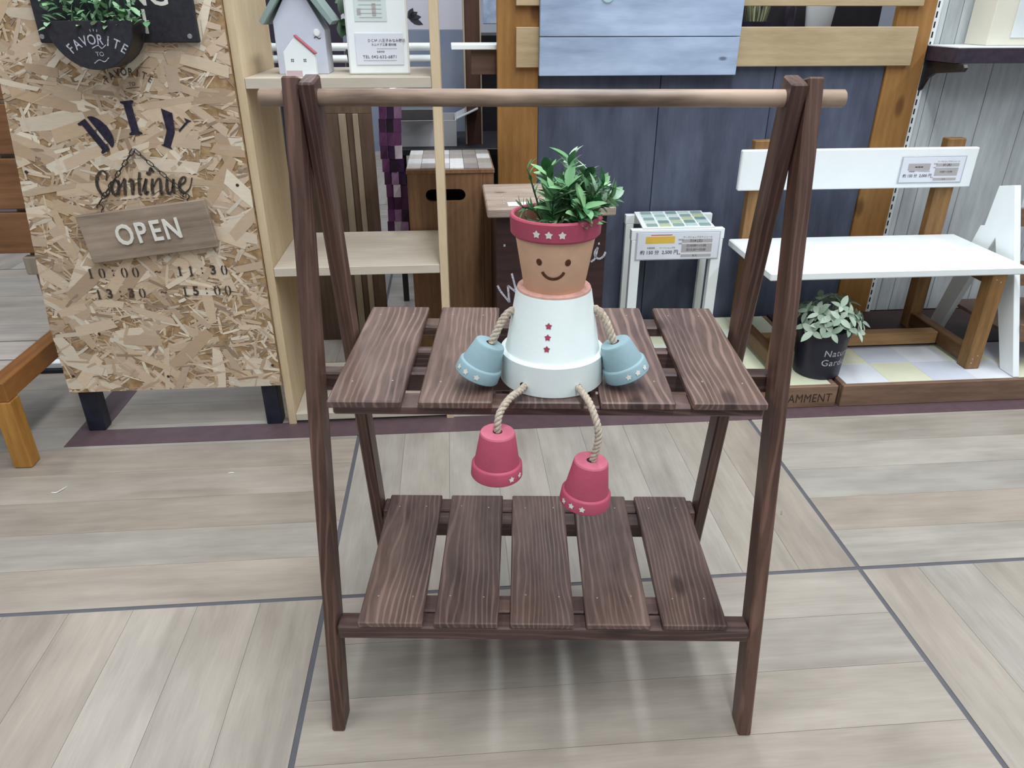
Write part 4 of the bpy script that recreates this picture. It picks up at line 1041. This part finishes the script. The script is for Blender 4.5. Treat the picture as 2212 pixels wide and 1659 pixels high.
for k in range(11):
    for i in range(3):
        c_ = cols[(k*3+i*4+(k*i) % 5) % 6]
        x0 = -0.036+i*0.024 + 0.006*math.sin(k*0.7); z0 = 0.012+k*0.042
        bm = bmesh.new()
        w_ = 0.0238
        q = [(x0, 0.004*math.sin(k+i*2), z0), (x0+w_, 0.010*math.sin(i*1.7+k*.5), z0), (x0+w_+0.001, 0.010*math.sin(i*1.7+(k+1)*.5), z0+0.042), (x0+0.001, 0.004*math.sin(k+1+i*2), z0+0.042)]
        f0 = [bm.verts.new(p) for p in q]; f1 = [bm.verts.new((p[0], p[1]+0.003, p[2])) for p in q]
        bm.faces.new(f0); bm.faces.new(f1[::-1])
        for a in range(4): bm.faces.new((f0[a], f0[(a+1) % 4], f1[(a+1) % 4], f1[a]))
        fin(bm, 'patch', paint('quilt_%d' % cols.index(c_), c_, 0.9, 0.1, 60), qc)
tube('hanging_rod', M_screw, qc, [(-0.06, 0.0, 0.48), (0.06, 0.0, 0.48)], 0.004, 8, 2, False)
tb = thingB('stock_table', 'dark table behind the brown storage box carrying an open carton', 'table', -0.22, 0.95, 0.0)
box('table_top', paint('table_black', (30,28,32), 0.5), tb, -0.17, 0.32, 0.0, 0.4, 0.525, 0.545, 0.002)
for x in (-0.16, 0.29):
    for y in (0.01, 0.37): box('leg', M_iron, tb, x, x+0.02, y, y+0.02, 0.0, 0.5245, 0.001)
cb = thingB('open_carton', 'open white cardboard carton with raised flaps behind the pine shelf', 'carton', -0.255, 1.0, 0.5455)
M_card = paint('carton_grey', (176,178,182), 0.7, 0.05, 20)
box('front', M_card, cb, -0.11, 0.09, 0.0, 0.004, 0.0, 0.085, 0.0005); box('back', M_card, cb, -0.11, 0.09, 0.2, 0.204, 0.0, 0.085, 0.0005)
box('side', M_card, cb, -0.11, -0.106, 0.0045, 0.1995, 0.0, 0.085, 0.0005); box('side', M_card, cb, 0.086, 0.09, 0.0045, 0.1995, 0.0, 0.085, 0.0005)
prism('flap', M_card, cb, [(0.0905, 0.085), (0.165, 0.118), (0.165, 0.121), (0.0905, 0.088)], 'y', 0.01, 0.19)
prism('flap', M_card, cb, [(-0.002, 0.086), (-0.07, 0.128), (-0.07, 0.131), (-0.002, 0.089)], 'x', -0.10, 0.02)
bn = thingB('leaf_banner', 'white panel printed with a black leaf motif behind the pine shelf', 'banner', -0.36, 1.5, 0.0)
box('upper_panel', paint('banner_white', (216,214,224), 0.6, 0.02, 4), bn, -0.5, 0.245, 0.0, 0.012, 0.895, 1.6, 0.001)
box('lower_panel', paint('banner_grey', (146,154,172), 0.6, 0.1, 6, c2=(120,132,156)), bn, -0.5, 0.245, 0.0, 0.012, 0.45, 0.8945, 0.001)
lfp = []
for (a, L_) in ((60, 0.04), (30, 0.042), (5, 0.05), (-22, 0.06), (140, 0.05)):
    pl = [(L_*t, 0.011*math.sin(math.pi*min(1, t))*(1 if s > 0 else -1)) for s in (1, -1) for t in ((0, .25, .5, .75, 1.0) if s > 0 else (.75, .5, .25))]
    lfp.append(poly2d(pl) + (0.03, 0.935, R(a)))
print_on('leaf_motif', M_print, bn, merge2d(lfp), on_front(0.0))
pb = thingB('brown_column', 'dark brown square column behind the amber post', 'column', -0.105, 1.05, 0.0)
box('shaft', wood('column_brown', (56,36,28), (82,56,44), 'Z', 'X', **greyw), pb, -0.022, 0.026, 0.0, 0.05, 0.0, 1.6, 0.002)
box('edge_strip', mB2, pb, 0.0265, 0.031, -0.002, 0.05, 0.0, 1.6, 0.0005)
box('edge_strip', mB2, pb, -0.028, -0.0225, -0.002, 0.05, 0.0, 1.6, 0.0005)
fs = thingB('white_wall_board', 'white shelf board with brown support block left of the amber post', 'shelf', -0.10, 0.62, 0.80)
box('board', M_white, fs, -0.075, 0.12, 0.0, 0.14, 0.066, 0.079, 0.0012)
box('support_block', wood('block_brown', (88,66,54), (112,88,74), 'X', 'Z', **greyw), fs, -0.02, 0.12, 0.02, 0.045, 0.0, 0.0655, 0.001)
dc = boxB('stock_cabinet', paint('cabinet_black', (30,28,34), 0.6, 0.2), -0.085, 0.16, 1.40, 1.7, 0.0, 0.88); tag(dc, 'black cabinet behind the brown column', 'cabinet')
po = boxB('blue_poster', paint('poster_blue', (150,172,204), 0.5, 0.2, 40, c2=(196,206,222)), -0.06, 0.08, 1.2, 1.21, 0.92, 1.3); tag(po, 'pale blue poster above the white wall board', 'poster')
dp_ = boxB('dark_divider', paint('divider_dark', (46,42,58), 0.6, 0.1), -0.9, -0.52, 1.0, 1.02, 0.0, 1.4); tag(dp_, 'dark blue divider panel behind the white bird house', 'divider')
pg = thingB('pipe_rail', 'white horizontal pipe rail behind the top pine shelf', 'rail', -0.42, 0.76, 0.0)
for z in (0.836, 0.868): tube('pipe', M_white, pg, [(-0.3, 0, z), (0.2, 0, z)], 0.011, 12, 2, False)
for x in (-0.28, -0.06): tube('pipe_post', M_iron, pg, [(x, 0.02, 0.0), (x, 0.02, 0.88)], 0.008, 10, 2, False)

# ------------------------------------------------------------------ stray bits on the floor
def shaving(label, u, v, pts, w, mat):
    t = thingB('wood_shaving', label, 'wood shaving', u, v, 0.0)
    path = catmull(pts, 6); bm = bmesh.new(); prev = None
    for i, p in enumerate(path):
        h = w*math.sin(math.pi*(0.12+0.76*i/(len(path)-1)))
        row = [bm.verts.new(p + Vector((0, -h, 0))), bm.verts.new(p + Vector((0, h, 0))), bm.verts.new(p + Vector((0, h, 0.0008))), bm.verts.new(p + Vector((0, -h, 0.0008)))]
        if prev:
            for a in range(4): bm.faces.new((prev[a], prev[(a+1) % 4], row[(a+1) % 4], row[a]))
        else: bm.faces.new(row)
        prev = row
    bm.faces.new(prev[::-1])
    fin(bm, 'curl', mat, t)
M_shav = paint('shaving_white', (240,240,238), 0.5, 0.02, bump=0)
shaving('curled white wood shaving on the floor left of the rack', -1.095, -0.194, [(-0.012, -0.004, 0.0005), (0.0, -0.005, 0.001), (0.009, 0.004, 0.003), (0.013, 0.018, 0.001)], 0.0016, M_shav)
shaving('small white wood sliver on the floor in front of the strand board', -0.725, -0.149, [(-0.007, 0, 0.0004), (0.0, 0.001, 0.0008), (0.007, 0, 0.0004)], 0.0012, M_shav)
shaving('tiny grey-green chip on the floor right of the rack leg', 0.497, -0.398, [(-0.003, -0.006, 0.0004), (0.001, 0, 0.001), (0.004, 0.006, 0.0004)], 0.003, paint('chip_green', (132,134,112), 0.7, 0.1))
